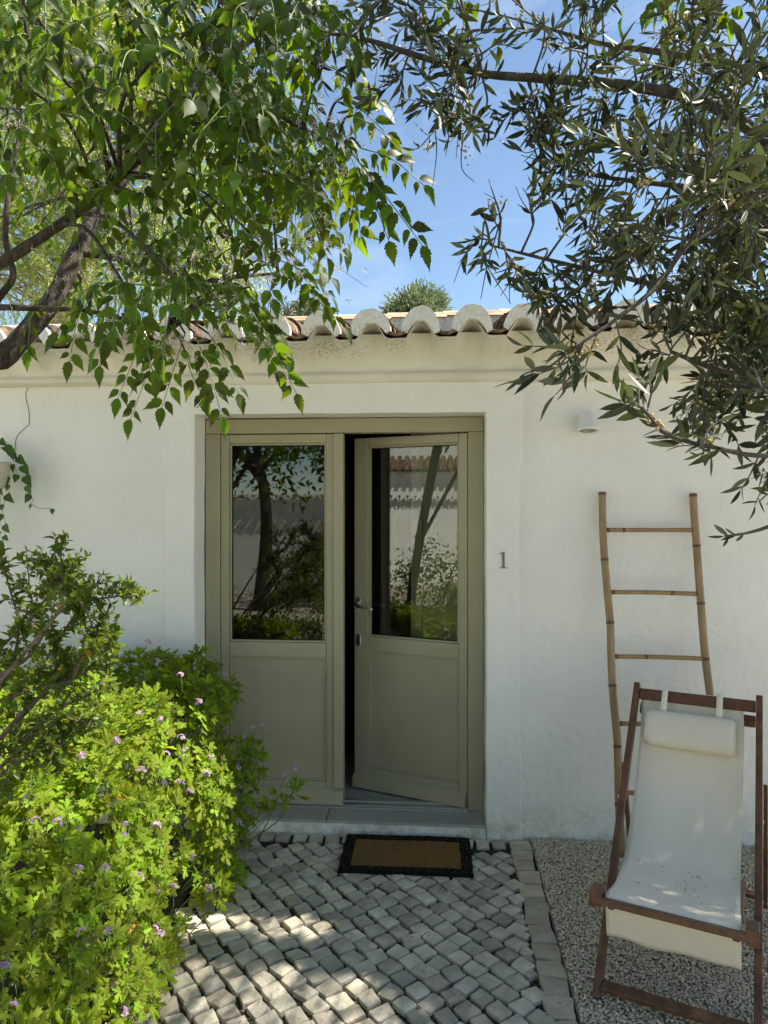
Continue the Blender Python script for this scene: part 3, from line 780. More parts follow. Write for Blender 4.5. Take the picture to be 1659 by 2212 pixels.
# ------------------------------------------------------------------ DECKCHAIR
dc = thing('deckchair', 'dark hardwood deckchair with cream canvas sling standing on the gravel', 'deckchair', (.769, -1.295, 0), R_(-23.5))
def wood(a_, b_, wx, wy, name, side=(1, 0, 0), bev=.004):
    return MB().bar(a_, b_, wx, wy, side).build(name, M['teak'], dc, bevel=bev)
for s_ in (-1, 1):
    wood((s_ * .25, 0, .0), (s_ * .25, .925, .900), .044, .026, 'back_rail')
    wood((s_ * .190, -.055, .372), (s_ * .190, .86, .110), .034, .022, 'seat_rail')
    wood((s_ * .273, .688, .600), (s_ * .273, .935, .0), .034, .016, 'rear_leg')
wood((-.236, .02, .040), (.236, .02, .040), .050, .020, 'foot_stretcher', (0, 0, 1))
wood((-.236, .895, .866), (.236, .895, .866), .020, .050, 'top_bar', (0, .7, .7))
wood((-.236, .908, .798), (.236, .908, .798), .020, .050, 'back_bar', (0, .7, .7))
wood((-.248, -.075, .388), (.248, -.075, .388), .040, .022, 'seat_bar', (0, .25, 1))
for s_ in (-1, 1): wood((s_ * .236, -.092, .395), (s_ * .236, -.020, .392), .052, .040, 'bar_end')
wood((-.264, .925, .045), (.264, .925, .045), .040, .018, 'rear_stretcher', (0, 0, 1))
wood((-.27, .735, .50), (.27, .735, .50), .016, .016, 'axle')
for s_ in (-1, 1):
    b = MB(); b.tube([(s_ * .268, .53, .517), (s_ * .262, .53, .517)], .008, 10); b.build('bolt', M['steel'], dc)
prof = [(.915, .888), (.900, .845), (.862, .775), (.81, .69), (.74, .585), (.655, .485), (.55, .405), (.44, .350), (.32, .325), (.20, .335), (.09, .362), (0, .392), (-.050, .402), (-.064, .390)]
pc = curve([Vector((0, a_, b_)) for a_, b_ in prof], 5)
sl = MB(); nx = 26
for i, p in enumerate(pc):
    t = i / (len(pc) - 1)
    xl = lerp(-.232, -.208, t) ; xr = lerp(.186, .200, t)
    for k in range(nx + 1):
        q = k / nx; x = lerp(xl, xr, q); e = abs(q - .5) * 2
        dip = -.014 * math.sin(math.pi * min(1, t * 1.15)) * (1 - e ** 2) + .0022 * noise.noise(Vector((x * 10, t * 7, 0)))
        edge = .004 * math.sin(t * 9) * (1 if q in (0, 1) else 0)
        sl.v.append((x + edge, p.y, p.z + dip))
for i in range(len(pc) - 1):
    for k in range(nx): a_ = i * (nx + 1) + k; sl.f.append((a_, a_ + 1, a_ + nx + 2, a_ + nx + 1))
slo = sl.build('sling', M['canvas'], dc, smooth=True)
so_ = slo.modifiers.new('s', 'SOLIDIFY'); so_.thickness = .002
hm_ = MB()
for sx in (0, 1):                                                # stitched hems
    pts = [Vector(sl.v[i * (nx + 1) + (1 if sx == 0 else nx - 1)]) + Vector((0, 0, .0022)) for i in range(len(pc))]
    hm_.tube(pts, .0012, 4)
hm_.build('hem', M['canvas'], slo)
vl = MB()
for j in range(9):
    t = j / 8
    for k in range(nx + 1):
        q = k / nx; x = lerp(-.208, .204, q)
        vl.v.append((x, -.057 + .020 * t + .005 * math.sin(q * 9 + 1) * t + .012 * t * q, .385 - .132 * t + .003 * math.sin(q * 14) * t))
for j in range(8):
    for k in range(nx): a_ = j * (nx + 1) + k; vl.f.append((a_, a_ + 1, a_ + nx + 2, a_ + nx + 1))
vo = vl.build('canvas_flap', M['pillow'], dc, smooth=True)
so_ = vo.modifiers.new('s', 'SOLIDIFY'); so_.thickness = .0025
# head pillow
pm = MB(); PW = .355; ns, na = 22, 22
dirt = Vector((0, .862 - .81, .775 - .69)).normalized(); nrm = Vector((0, -dirt.z, dirt.y))
pcn = Vector((-.016, .834, .722)) + nrm * .050
for i in range(ns + 1):
    t = i / ns; e = abs(t - .5) * 2; sc_ = (1 - e ** 12) ** .5 * .12 + .88 if e < 1 else .86
    for k in range(na):
        a_ = 2 * math.pi * k / na; c, s2 = math.cos(a_), math.sin(a_)
        rx_, ry_ = .078 * sc_, .046 * sc_
        cc = math.copysign(abs(c) ** .68, c); ss = math.copysign(abs(s2) ** .72, s2)
        pm.v.append(pcn + Vector((lerp(-PW / 2, PW / 2, t) , 0, 0)) + dirt * (rx_ * cc) + nrm * (ry_ * ss) + nrm * .003 * noise.noise(Vector((t * 5, a_, 0))))
pm.v = [tuple(v) for v in pm.v]
for i in range(ns):
    for k in range(na): k2 = (k + 1) % na; pm.f.append((i * na + k, (i + 1) * na + k, (i + 1) * na + k2, i * na + k2))
pm.f += [tuple(k for k in range(na)), tuple(ns * na + k for k in reversed(range(na)))]
pl_ = pm.build('pillow', M['pillow'], dc, smooth=True, bevel=.006, seg=3)
pp = MB()
for i in (0, ns):
    ring = [Vector(pm.v[i * na + k]) for k in range(na)]; ring.append(ring[0]); pp.tube(ring, .0022, 5, cap=False)
pp.build('piping', M['pillow'], pl_, smooth=True)
for x in (-.125, .098):
    st_ = MB(); path_ = [Vector((x, .806, .800)) , Vector((x, .845, .862)), Vector((x, .880, .897)), Vector((x, .905, .902)), Vector((x, .925, .885)), Vector((x, .915, .84)), Vector((x, .885, .80))]
    pq = curve(path_, 5)
    for p in pq: st_.v += [tuple(p + Vector((-.0125, 0, 0))), tuple(p + Vector((.0125, 0, 0)))]
    st_.f = [(2 * i, 2 * i + 1, 2 * i + 3, 2 * i + 2) for i in range(len(pq) - 1)]
    q = st_.build('strap', M['canvas'], pl_, smooth=True); md = q.modifiers.new('s', 'SOLIDIFY'); md.thickness = .003
# litter fallen on the sling
lt = MB()
def sling_z(y):
    for i in range(len(pc) - 1):
        if min(pc[i].y, pc[i + 1].y) <= y <= max(pc[i].y, pc[i + 1].y):
            t = (y - pc[i].y) / (pc[i + 1].y - pc[i].y + 1e-9); return lerp(pc[i].z, pc[i + 1].z, t)
    return .4
for i in range(150):
    if i < 60: x, y = random.gauss(.06, .05), random.gauss(.12, .07)
    elif i < 90: x, y = random.gauss(.10, .015), random.gauss(.08, .012)
    else: x, y = rnd(-.17, .18), rnd(.0, .42)
    if abs(x) > .18 or y < -.02: continue
    z = sling_z(y) - .010 * (1 - (x / .2) ** 2); a_ = rnd(0, 6.28); l_ = rnd(.002, .007) if i % 7 else rnd(.012, .022)
    lt.bar((x, y, z + .001), (x + l_ * math.cos(a_), y + l_ * math.sin(a_), z + rnd(.001, .005)), .0014, .0014)
lto = lt.build('leaf_litter', M['debris']); lto.parent = dc; lto['kind'] = 'stuff'

# ------------------------------------------------------------------ LEAF TEMPLATES  (y along the leaf, z its normal, unit length)
def leaf_pair(outline, curl=.12, fold=.15, tipdrop=.15):
    """outline: (y, halfwidth) list from stalk to tip; midrib fold"""
    v = []; f = []
    for y, h in outline:
        z = -tipdrop * y * y
        v += [(-h, y - .03 * (h > 0), z + fold * h), (0, y, z), (h, y - .03 * (h > 0), z + fold * h)]
    for i in range(len(outline) - 1):
        a_ = 3 * i
        f += [(a_, a_ + 1, a_ + 4), (a_, a_ + 4, a_ + 3), (a_ + 1, a_ + 2, a_ + 5), (a_ + 1, a_ + 5, a_ + 4)]
    return np.array(v), np.array(f)
def serrate(seed):
    rg = random.Random(seed); o = [(0, .0), (.04, .02), (.12, .12), (.19, .20), (.21, .175), (.32, .245), (.35, .205), (.45, .235), (.48, .185), (.57, .20), (.60, .145), (.69, .145), (.72, .095), (.80, .085), (.86, .04), (1, .0)]
    return leaf_pair([(y, h * rg.uniform(.9, 1.12)) for y, h in o], fold=rg.uniform(.05, .5), tipdrop=rg.uniform(.05, .4))
melia_t = [serrate(i) for i in range(6)]
def lance(seed, wd=.112):
    rg = random.Random(seed); wd *= rg.uniform(.85, 1.15)
    return leaf_pair([(0, .006), (.06, .012), (.25, wd * .75), (.5, wd), (.75, wd * .75), (.93, wd * .25), (1, 0)], fold=rg.uniform(.1, .6), tipdrop=rg.uniform(-.15, .3))
olive_t = [lance(i) for i in range(6)]
def ovate(seed, wd=.27):
    rg = random.Random(seed)
    return leaf_pair([(0, .008), (.10, .02), (.22, wd * .85), (.42, wd), (.65, wd * .78), (.85, wd * .35), (1, 0)], fold=rg.uniform(.2, .7), tipdrop=rg.uniform(-.1, .4))
shrub_t = [ovate(i) for i in range(6)]
def palmate(seed):
    rg = random.Random(seed); v = [(0, 0, 0)]; f = []
    lobes = [(-118, .55), (-62, .80), (0, 1.0), (62, .80), (118, .55)]
    pts = [(-150, .10)]
    for a_, r in lobes:
        r *= rg.uniform(.88, 1.1); a_ += rg.uniform(-5, 5)
        pts += [(a_ - 22, r * .40), (a_ - 20, r * .76), (a_ - 12, r * .62), (a_ - 9, r * .97), (a_ - 3, r * .88), (a_, r), (a_ + 4, r * .86), (a_ + 10, r * .94), (a_ + 13, r * .62), (a_ + 20, r * .77), (a_ + 23, r * .38), (a_ + 31, r * .17)]
    pts = pts[:-1] + [(150, .10)]
    cup = rg.uniform(-.25, .35)
    for a_, r in pts:
        t = R_(a_); v.append((r * math.sin(t) * .58, r * math.cos(t) * .58 + .12, cup * r * r * .5 + rg.uniform(-.05, .05) * r))
    n_ = len(pts)
    for i in range(1, n_): f.append((0, i, i + 1))
    return np.array(v) , np.array(f)[:, ::-1]
ger_t = [palmate(i) for i in range(7)]
def heart(seed):
    rg = random.Random(seed)
    return leaf_pair([(0, .0), (-.05, .16), (.06, .36), (.22, .42), (.45, .34), (.70, .18), (.88, .06), (1, 0)], fold=rg.uniform(.1, .4), tipdrop=rg.uniform(0, .4))
heart_t = [heart(i) for i in range(4)]

def frame(pos, ydir, zdir, sc):
    y = Vector(ydir).normalized(); z = Vector(zdir); z = (z - y * z.dot(y))
    if z.length < 1e-4: z = y.orthogonal()
    z.normalize(); x = y.cross(z)
    m = np.eye(4); m[:3, 0] = np.array(x) * sc; m[:3, 1] = np.array(y) * sc; m[:3, 2] = np.array(z) * sc; m[:3, 3] = np.array(pos)
    return m
def rv(s=1.0): return Vector((random.gauss(0, s), random.gauss(0, s), random.gauss(0, s)))

def finish_leaves(items, T, parent, mt, pname, stuff, nmax=290):
    """the leaves that show largest become parts, the rest one mass"""
    if not items: return
    occ = {}; cand = []
    sc = []
    for i, (ti, Mx) in enumerate(items):
        c = Mx[:3, 3] + Mx[:3, 1] * .5; p = proj(c)
        if p is None or not (0 < p[0] < 1659 and 0 < p[1] < 2212): continue
        s_ = float(np.linalg.norm(Mx[:3, 1])) / p[2]; sc.append((p[2], i, int(p[0] / 11), int(p[1] / 11), s_))
    sc.sort()
    for d, i, a_, b_, s_ in sc:
        if (a_, b_) in occ: continue
        occ[(a_, b_)] = 1; cand.append((s_, i))
    cand.sort(reverse=True); top = set(i for _, i in cand[:nmax])
    ms = []
    for v, f in T:
        g = bpy.data.meshes.new(pname); g.from_pydata(v.tolist(), [], f.tolist()); g.update(); g.materials.append(mt); g.polygons.foreach_set('use_smooth', [True] * len(g.polygons)); ms.append(g)
    base = np.linalg.inv(np.array(parent.matrix_basis))
    for i in top:
        ti, Mx = items[i]; o = bpy.data.objects.new(pname, ms[ti]); COL.objects.link(o); o.parent = parent; o.matrix_basis = Matrix((base @ Mx).tolist())
    bake(T, [(ti, base @ Mx) for j, (ti, Mx) in enumerate(items) if j not in top], stuff, mt, parent)
def inpoly(u, v, P):
    c = False; n_ = len(P)
    for i in range(n_):
        x1, y1 = P[i]; x2, y2 = P[i - 1]
        if (y1 > v) != (y2 > v) and u < (x2 - x1) * (v - y1) / (y2 - y1) + x1: c = not c
    return c
def local(m, root):
    """move a builder's points into the thing's space"""
    o = Vector(root.location); m.v = [(a_ - o.x, b_ - o.y, c - o.z) for a_, b_, c in m.v]; return m

def sun_hit(P, z):
    t = (P[2] - z) / SUN_DIR.z; return P[0] - SUN_DIR.x * t, P[1] - SUN_DIR.y * t
def in_carved_gap(P):
    """true on sun rays to chosen lit zones; crowns are carved there to shape the dapples"""
    if P[2] < .9: return False
    x, y = sun_hit(P, .62)
    if -1.85 < x < -.80 and -1.45 < y < -.30: return True
    if P[2] > 1.9:
        x, y = sun_hit(P, 1.25)
        if -1.6 < x < -.85 and -1.95 < y < -1.25: return True
    x, y = sun_hit(P, .39)
    if .60 < x < 1.08 and -1.48 < y < -1.20 and math.sin(x * 9 + y * 38) > -.2: return True
    x, y = sun_hit(P, 0)
    if .44 < x < .86 and -.97 < y < -.80 and math.sin(x * 17 + y * 50) > -.3: return True
    if .55 < x < 1.1 and -1.42 < y < -1.16 and math.sin(x * 13 - y * 45) > -.1: return True
    if .44 < x < .62 and -1.30 < y < -1.05 and math.sin(x * 19 - y * 40) > .1: return True
    if -1.2 < x < -.36 + .3 * (y + .6) and -.65 < y < -.54: return True
    if -1.2 < x < -.42 and -.94 < y < -.72 + .1 * (x + .8): return True
    if -1.2 < x < -.20 - .3 * (y + 1.2) and -1.9 < y < -1.16 - .08 * x: return True
    return False
def carve_gap(items, keep=.02): return [q for q in items if not in_carved_gap(q[1][:3, 3]) or random.random() < keep]  # drops leaves that would shade the chosen sunlit zones
# ------------------------------------------------------------------ MELIA TREE (left)
mel = thing('melia_tree', 'leafy chinaberry tree with dark leaning trunk arching over the left half', 'tree', (-2.35, -1.75, 0))
limbs = {
 'trunk': ([(-2.35, -1.75, -.05), (-2.28, -1.72, .7), (-2.05, -1.62, 1.4), at(-70, 800, 2.45), at(0, 775, 2.5), at(60, 715, 2.55), at(120, 640, 2.62), at(165, 545, 2.7), at(205, 470, 2.8), at(255, 400, 2.9), at(330, 290, 3.0), at(420, 190, 3.1), at(520, 100, 3.15), at(640, 10, 3.2), at(760, -120, 3.2)], .050, .012),
 'limb': ([(-2.05, -1.62, 1.4), at(-120, 640, 2.1), at(0, 570, 2.1), at(100, 505, 2.1), at(180, 450, 2.12), at(260, 380, 2.15), at(335, 300, 2.2), at(400, 180, 2.2), at(455, 90, 2.2), at(490, -60, 2.2)], .019, .008),
 'limb2': ([at(-90, 668, 2.5), at(0, 664, 2.3), at(90, 667, 2.3), at(180, 670, 2.3), at(270, 690, 2.35), at(360, 720, 2.4)], .012, .005),
 'limb3': ([at(-40, 700, 2.4), at(0, 640, 2.4), at(28, 595, 2.4), at(12, 520, 2.4), at(18, 420, 2.4), at(40, 300, 2.5), at(60, 100, 2.5)], .013, .006),
 'limb4': ([at(335, 300, 2.2), at(420, 240, 2.25), at(520, 230, 2.3), at(640, 270, 2.35), at(740, 330, 2.4)], .016, .005),
 'limb5': ([at(165, 545, 2.7), at(260, 560, 2.75), at(380, 610, 2.8), at(500, 600, 2.85), at(600, 590, 2.9)], .016, .005),
}
nodes_m = []
for k_, (pts, r0, r1) in limbs.items():
    c = curve(pts, 7); m = MB(); rad = lin(r0, r1, len(c))
    rad = [r * (1 + .12 * noise.noise(Vector((i * .5, r * 90, 0)))) for i, r in enumerate(rad)]
    m.tube(c, rad, 12); local(m, mel).build('trunk' if k_ == 'trunk' else 'branch', M['bark'], mel, smooth=True)
    nodes_m += [p for p in c if p.z > 1.9]
m_leaves = []; m_twigs = MB(); m_rach = MB(); m_bl = []
def star(seed):
    rg = random.Random(seed); v = [(0, 0, 0)]; f = []
    for i in range(5):
        a_ = 2 * math.pi * i / 5 + rg.uniform(-.15, .15); b0 = len(v)
        ca_, sa_ = math.cos(a_), math.sin(a_); z = rg.uniform(-.1, .25)
        v += [(ca_ * .55 - sa_ * .12, sa_ * .55 + ca_ * .12, z * .6), (ca_, sa_, z), (ca_ * .55 + sa_ * .12, sa_ * .55 - ca_ * .12, z * .6)]
        f += [(0, b0 + 2, b0 + 1), (0, b0 + 1, b0)]
    return np.array(v), np.array(f)
star_t = [star(i) for i in range(3)]
def compound(p0, p1, n_=5, L=.055, sag=.03, face=None):
    """pinnate leaf along a drooping rachis from p0 to p1"""
    p0 = Vector(p0); p1 = Vector(p1); ln = (p1 - p0).length
    mid = (p0 + p1) / 2 + Vector((0, 0, sag)) + rv(.008)
    c = curve([p0, mid, p1], 6); m_rach.tube(c, lin(.0022, .0010, len(c)), 4, cap=False)
    ax = (p1 - p0).normalized(); up = face or (Vector((0, 0, 1)) * .6 - AV * .55 + rv(.25)); up = (up - ax * up.dot(ax)).normalized(); side = ax.cross(up)
    for i in range(n_):
        t = .22 + .70 * i / max(1, n_ - 1) ; j = min(len(c) - 1, int(t * (len(c) - 1) + .5)); q = c[j]
        for s_ in (-1, 1):
            if random.random() < .04: continue
            d = side * s_ * rnd(.7, 1.0) + ax * rnd(.35, .75) + Vector((0, 0, -rnd(.1, .95)))
            st = q + side * s_ * .006
            m_leaves.append((random.randrange(6), frame(st, d, up + rv(.28), L * rnd(.62, 1.18) * (1 - .25 * abs(t - .5)))))
    m_leaves.append((random.randrange(6), frame(p1, ax + Vector((0, 0, -.5)), up + rv(.2), L * rnd(.95, 1.2))))
def rosette(c, k=6, R=.19, L=.055, drop=1.0):
    q = min(nodes_m, key=lambda n_: (n_ - c).length)
    mid = (q + c) / 2 + Vector((0, 0, .05)) + rv(.02)
    cc = curve([q, mid, c], 5); m_twigs.tube(cc, lin(.0075, .0035, len(cc)), 6)
    for i in range(k):
        a_ = 2 * math.pi * i / k + rnd(-.4, .4)
        out = Vector((math.cos(a_), math.sin(a_), 0)) * R * rnd(.6, 1.1)
        p1 = c + out + Vector((0, 0, -drop * R * rnd(.25, 1.15)))
        compound(c + out * .08, p1, random.choice((3, 4, 4, 5)), L, sag=rnd(.02, .07))
# sprays measured one by one along the fringe of the crown (start, end, depth)
fr_ = [((380, 700), (282, 905), 2.3), ((330, 690), (255, 860), 2.3), ((400, 720), (350, 880), 2.35), ((420, 720), (480, 900), 2.2), ((400, 760), (440, 860), 2.25), ((450, 720), (515, 850), 2.2),
       ((520, 640), (640, 850), 2.1), ((500, 660), (600, 800), 2.15), ((540, 620), (620, 770), 2.2), ((560, 560), (740, 705), 2.2), ((600, 560), (715, 640), 2.25), ((560, 520), (700, 660), 2.2),
       ((580, 500), (715, 600), 2.2), ((600, 440), (690, 590), 2.3), ((760, 330), (912, 530), 2.0), ((770, 330), (840, 520), 2.0), ((740, 330), (780, 510), 2.05), ((720, 320), (760, 470), 2.1),
       ((780, 320), (915, 400), 2.0), ((760, 250), (870, 330), 2.2), ((740, 210), (845, 300), 2.2), ((700, 300), (720, 400), 2.2), ((640, 300), (690, 480), 2.2), ((620, 320), (640, 500), 2.3),
       ((200, 640), (150, 780), 2.3), ((230, 660), (215, 790), 2.35), ((280, 650), (330, 800), 2.3), ((100, 640), (60, 760), 2.5), ((440, 640), (560, 720), 2.3), ((460, 600), (560, 690), 2.4), ((700, 140), (830, 230), 2.3), ((690, 60), (800, 60), 2.4), ((700, 100), (780, 160), 2.4)]
for a_, b_, d in fr_:
    dd = d + rnd(-.08, .08)
    p0 = at(a_[0], a_[1], dd + .03); p1 = at(b_[0], b_[1], dd)
    compound(p0, p1, max(3, int((p1 - p0).length / .044)), .066, sag=.025)
    q = min(nodes_m, key=lambda n_: (n_ - p0).length)
    cc = curve([q, (q + p0) / 2 + Vector((0, 0, .04)), p0], 5); m_twigs.tube(cc, lin(.006, .003, len(cc)), 6)
N_FRINGE = len(m_leaves)
POLY_M = [(-150, -150), (760, -150), (720, 60), (740, 180), (770, 260), (690, 330), (640, 420), (590, 500), (600, 580), (540, 640), (470, 700), (400, 740), (320, 740), (230, 680), (100, 660), (-150, 640)]
cnt = 0
while cnt < 66:
    u, v = rnd(-150, 760), rnd(-150, 740)
    if not inpoly(u, v, POLY_M): continue
    d = rnd(1.7, 3.1)
    if random.random() < .25 and v < 560: d = rnd(3.0, 4.3)
    if u < 330 and v < 640 and random.random() < .72: continue
    rosette(at(u, v - 30, d), random.choice((5, 6, 7)), rnd(.15, .21) * (1 if d < 3 else 1.2), .056); cnt += 1
for u, v, d in [(560, 10, 1.7), (420, 60, 1.75), (640, 20, 1.75), (250, 30, 1.6), (80, 40, 1.7), (330, 130, 1.6), (480, 200, 1.7), (180, 230, 1.8), (560, 260, 1.7), (600, 380, 1.9), (300, 420, 2.0), (90, 120, 1.8), (420, 380, 1.8)]:
    rosette(at(u, v, d), 7, .19, .060)
def _tip(q): return q[1][:3, 3] + q[1][:3, 1] * .6
_G = [(935, 150), (1350, 150), (1350, 720), (745, 720), (735, 560), (925, 545)]
m_leaves = m_leaves[:N_FRINGE] + [q for q in m_leaves[N_FRINGE:] if not (lambda p: p is not None and inpoly(p[0], p[1], _G))(proj(_tip(q)))]
# lilac star blossoms in loose panicles
for (u, v, d, k_, sp) in [(450, 160, 2.3, 70, 45), (560, 330, 2.4, 50, 60), (700, 330, 2.4, 70, 50), (250, 210, 2.5, 45, 60), (640, 60, 2.6, 30, 40), (640, 520, 2.4, 60, 55), (250, 590, 2.6, 80, 70), (400, 600, 2.6, 80, 60), (520, 550, 2.5, 40, 40), (540, 140, 2.5, 50, 50), (470, 640, 2.5, 40, 50), (30, 240, 2.5, 20, 40), (380, 760, 2.3, 14, 20), (530, 740, 2.3, 10, 20)]:
    cen = at(u, v, d - .45); k_ = int(k_ * 1.3)
    for i in range(k_):
        p = cen + rv(sp / 1534 * d * .9)
        m_bl.append((random.randrange(3), frame(p, rv(), rv(.5) - AV * .6 + UP * .3, rnd(.010, .016))))
        if i % 3 == 0: m_rach.tube([cen + (p - cen) * .2 + rv(.006), p], .0007, 3, cap=False)
local(m_twigs, mel).build('twig', M['bark'], mel, smooth=True)['kind'] = 'stuff'
local(m_rach, mel).build('leaf_stalk', M['greenstem'], mel, smooth=True)['kind'] = 'stuff'
for i in range(34):  # added rosettes out of view, placed up-sun to darken the visible crown
    p = Vector((rnd(-1.3, 0), rnd(-2.3, -1.0), 3.0)) + SUN_DIR * rnd(1.6, 3.0)
    pr = proj(p)
    if in_carved_gap(p) or (pr and pr[1] > -150 and -50 < pr[0] < 1700): continue
    rosette(p, 7, .26, .085)
c = 0
while c < 26:  # added rosettes, placed up-sun to throw shade on the near bed
    x, y = rnd(-2.3, -1.15), rnd(-2.2, -1.45); p = Vector((x, y, .5)) + SUN_DIR * (rnd(2.3, 3.6) / SUN_DIR.z)
    pr = proj(p)
    if in_carved_gap(p) or (pr and pr[1] > -100 and 700 < pr[0] < 1700): continue
    rosette(p, 7, .24, .07); c += 1
# crown beyond the frame, above and to the left, which shades the bed
for i in range(26):
    c = Vector((rnd(-4.0, -1.8), rnd(-3.2, -.6), rnd(2.9, 4.4)))
    pr = proj(c)
    if pr and pr[0] > -150 and pr[1] > -150: continue
    rosette(c, 7, .26, .075)
def _fr(P):
    p = proj(P); return p is not None and p[0] > 0 and p[1] > 0
m_leaves_all = m_leaves[:N_FRINGE] + [q for q in m_leaves[N_FRINGE:] if not in_carved_gap(q[1][:3, 3]) or random.random() < (.62 if _fr(q[1][:3, 3]) else .08)]
finish_leaves(m_leaves_all, melia_t, mel, M['melia'], 'leaf', 'foliage')
base = np.linalg.inv(np.array(mel.matrix_basis))
bake(star_t, [(t, base @ X) for t, X in m_bl], 'blossom', M['blossom'], mel)
print('melia leaflets', len(m_leaves_all))

# ------------------------------------------------------------------ OLIVE TREE (right)
oli = thing('olive_tree', 'olive tree with narrow grey green leaves hanging in from the right', 'tree', (2.75, -1.7, 0))
ol = [([(2.75, -1.7, -.05), (2.7, -1.72, .6), (2.55, -1.8, 1.3), (2.3, -1.85, 1.9)], .13, .085, 'trunk'),
      ([(2.3, -1.85, 1.9), at(1900, 560, 2.0), at(1760, 420, 1.95), at(1659, 310, 1.95), at(1570, 245, 1.95), at(1480, 208, 1.95), at(1330, 182, 1.95), at(1150, 168, 2.0), at(1040, 158, 2.0), at(900, 120, 2.05), at(800, 88, 2.1), at(700, 70, 2.2)], .024, .005, 'branch'),
      ([(2.3, -1.85, 1.9), at(1950, 400, 2.2), at(1800, 230, 2.3), at(1659, 165, 2.3), at(1500, 125, 2.3), at(1380, 106, 2.3), at(1290, 92, 2.3), at(1180, 60, 2.4)], .020, .005, 'branch'),
      ([(2.55, -1.8, 1.3), at(2050, 960, 1.6), at(1700, 985, 1.25), at(1540, 966, 1.2), at(1440, 937, 1.2), at(1390, 885, 1.2), at(1340, 850, 1.2)], .0055, .002, 'branch'),
      ([(2.3, -1.85, 1.9), at(2000, 700, 1.9), at(1700, 690, 1.9), at(1520, 640, 1.85), at(1350, 600, 1.8), at(1180, 560, 1.75), at(1060, 530, 1.7)], .014, .0025, 'branch'),
      ([(2.3, -1.85, 1.9), at(1900, 520, 1.7), at(1659, 470, 1.6), at(1500, 520, 1.5), at(1421, 617, 1.45), at(1330, 690, 1.42), at(1261, 738, 1.4), at(1190, 790, 1.4)], .0095, .002, 'branch'),
      ([(2.3, -1.85, 1.9), at(1900, 380, 1.8), at(1650, 420, 1.9), at(1450, 400, 1.95), at(1290, 380, 2.0), at(1200, 350, 2.0)], .014, .003, 'branch'),
      ([(2.55, -1.8, 1.3), at(2000, 900, 1.8), at(1720, 820, 1.7), at(1560, 800, 1.65), at(1450, 760, 1.6)], .016, .004, 'branch'),
      ([at(1040, 158, 2.0), at(1025, 100, 2.0), at(1000, 20, 2.0), at(985, -80, 2.0)], .007, .003, 'branch'),
      ([at(2000, 900, 1.8), at(1800, 1080, 1.5), at(1680, 1130, 1.35), at(1620, 1150, 1.35), at(1565, 1158, 1.35)], .006, .0016, 'branch'),
      ([(2.3, -1.85, 1.9), (2.4, -1.4, 2.9), (2.2, -.9, 3.7), (1.9, -.6, 4.3)], .05, .012, 'branch'),
      ([(2.3, -1.85, 1.9), (2.0, -2.2, 2.9), (1.5, -2.4, 3.6), (.9, -2.5, 4.0)], .04, .012, 'branch'),
      ([(2.4, -1.4, 2.9), (2.9, -.6, 3.5), (3.1, 0, 4.2)], .03, .010, 'branch')]
nodes_o = []
for pts, r0, r1, nm_ in ol:
    c = curve(pts, 7); m = MB(); m.tube(c, lin(r0, r1, len(c)), 10); local(m, oli).build(nm_, M['bark_olive'], oli, smooth=True)
    nodes_o += [p for p in c if p.z > 1.2]
o_leaves = []; o_twigs = MB(); o_ber = []
def olive_twig(p0, d, ln, L=.055, gap=.019):
    d = Vector(d).normalized(); p1 = p0 + d * ln + Vector((0, 0, -ln * rnd(.0, .25)))
    c = curve([p0, (p0 + p1) / 2 + rv(.012), p1], 6); n_ = max(3, int(ln / gap)); o_twigs.tube(c, lin(.0020, .0009, len(c)), 4, cap=False)
    s0 = d.orthogonal().normalized(); s1 = d.cross(s0)
    for i in range(n_):
        t = .12 + .88 * (i + .5) / n_; q = c[min(len(c) - 1, int(t * (len(c) - 1)))].lerp(c[min(len(c) - 1, int(t * (len(c) - 1)) + 1)], (t * (len(c) - 1)) % 1)
        s_ = s0 if i % 2 else s1
        for g in (-1, 1):
            if random.random() < .12: continue
            dd = s_ * g * rnd(.5, 1.0) + d * rnd(.5, 1.2) + rv(.22)
            o_leaves.append((random.randrange(6), frame(q, dd, rv(.6) + d.cross(s_ * g), L * rnd(.65, 1.2))))
    o_leaves.append((random.randrange(6), frame(p1, d + rv(.15), rv(), L * rnd(.7, 1))))
    if random.random() < .28:
        q = c[2]
        for i in range(random.randint(6, 13)): o_ber.append((random.randrange(3), frame(q + rv(.009) + d * rnd(0, .03), rv(), rv(), rnd(.0028, .0045))))
def spray(c, k=4, spread=.10, L=.055, hang=None):
    q = min(nodes_o, key=lambda n_: (n_ - c).length)
    cc = curve([q, (q + c) / 2 + rv(.02) + Vector((0, 0, .02)), c], 5); o_twigs.tube(cc, lin(.0035, .002, len(cc)), 5)
    base_d = (c - q).normalized() if (c - q).length > .03 else rv().normalized()
    nodes = [cc[int(len(cc) * .5)], cc[int(len(cc) * .8)], c]
    for i in range(k):
        d = base_d * .8 + rv(.55) + (hang or Vector((0, 0, -.15)))
        olive_twig(random.choice(nodes), d, rnd(.07, .17), L)
PT = [(760, -60), (1760, -60), (1760, 330), (1200, 330), (1130, 250), (1060, 200), (1020, 260), (930, 240), (880, 150), (790, 90)]
PMD = [(1190, 300), (1760, 300), (1760, 700), (1330, 690), (1150, 600), (1060, 545), (1160, 520), (1230, 440), (1180, 340)]
PL = [(1430, 680), (1740, 680), (1740, 960), (1560, 900), (1440, 830)]
def fill(poly, n_, d0, d1, k=4, L=.055):
    c = 0
    us = [p[0] for p in poly]; vs2 = [p[1] for p in poly]
    while c < n_:
        u, v = rnd(min(us), max(us)), rnd(min(vs2), max(vs2))
        if not inpoly(u, v, poly): continue
        spray(at(u, v, rnd(d0, d1)), k, L=L); c += 1
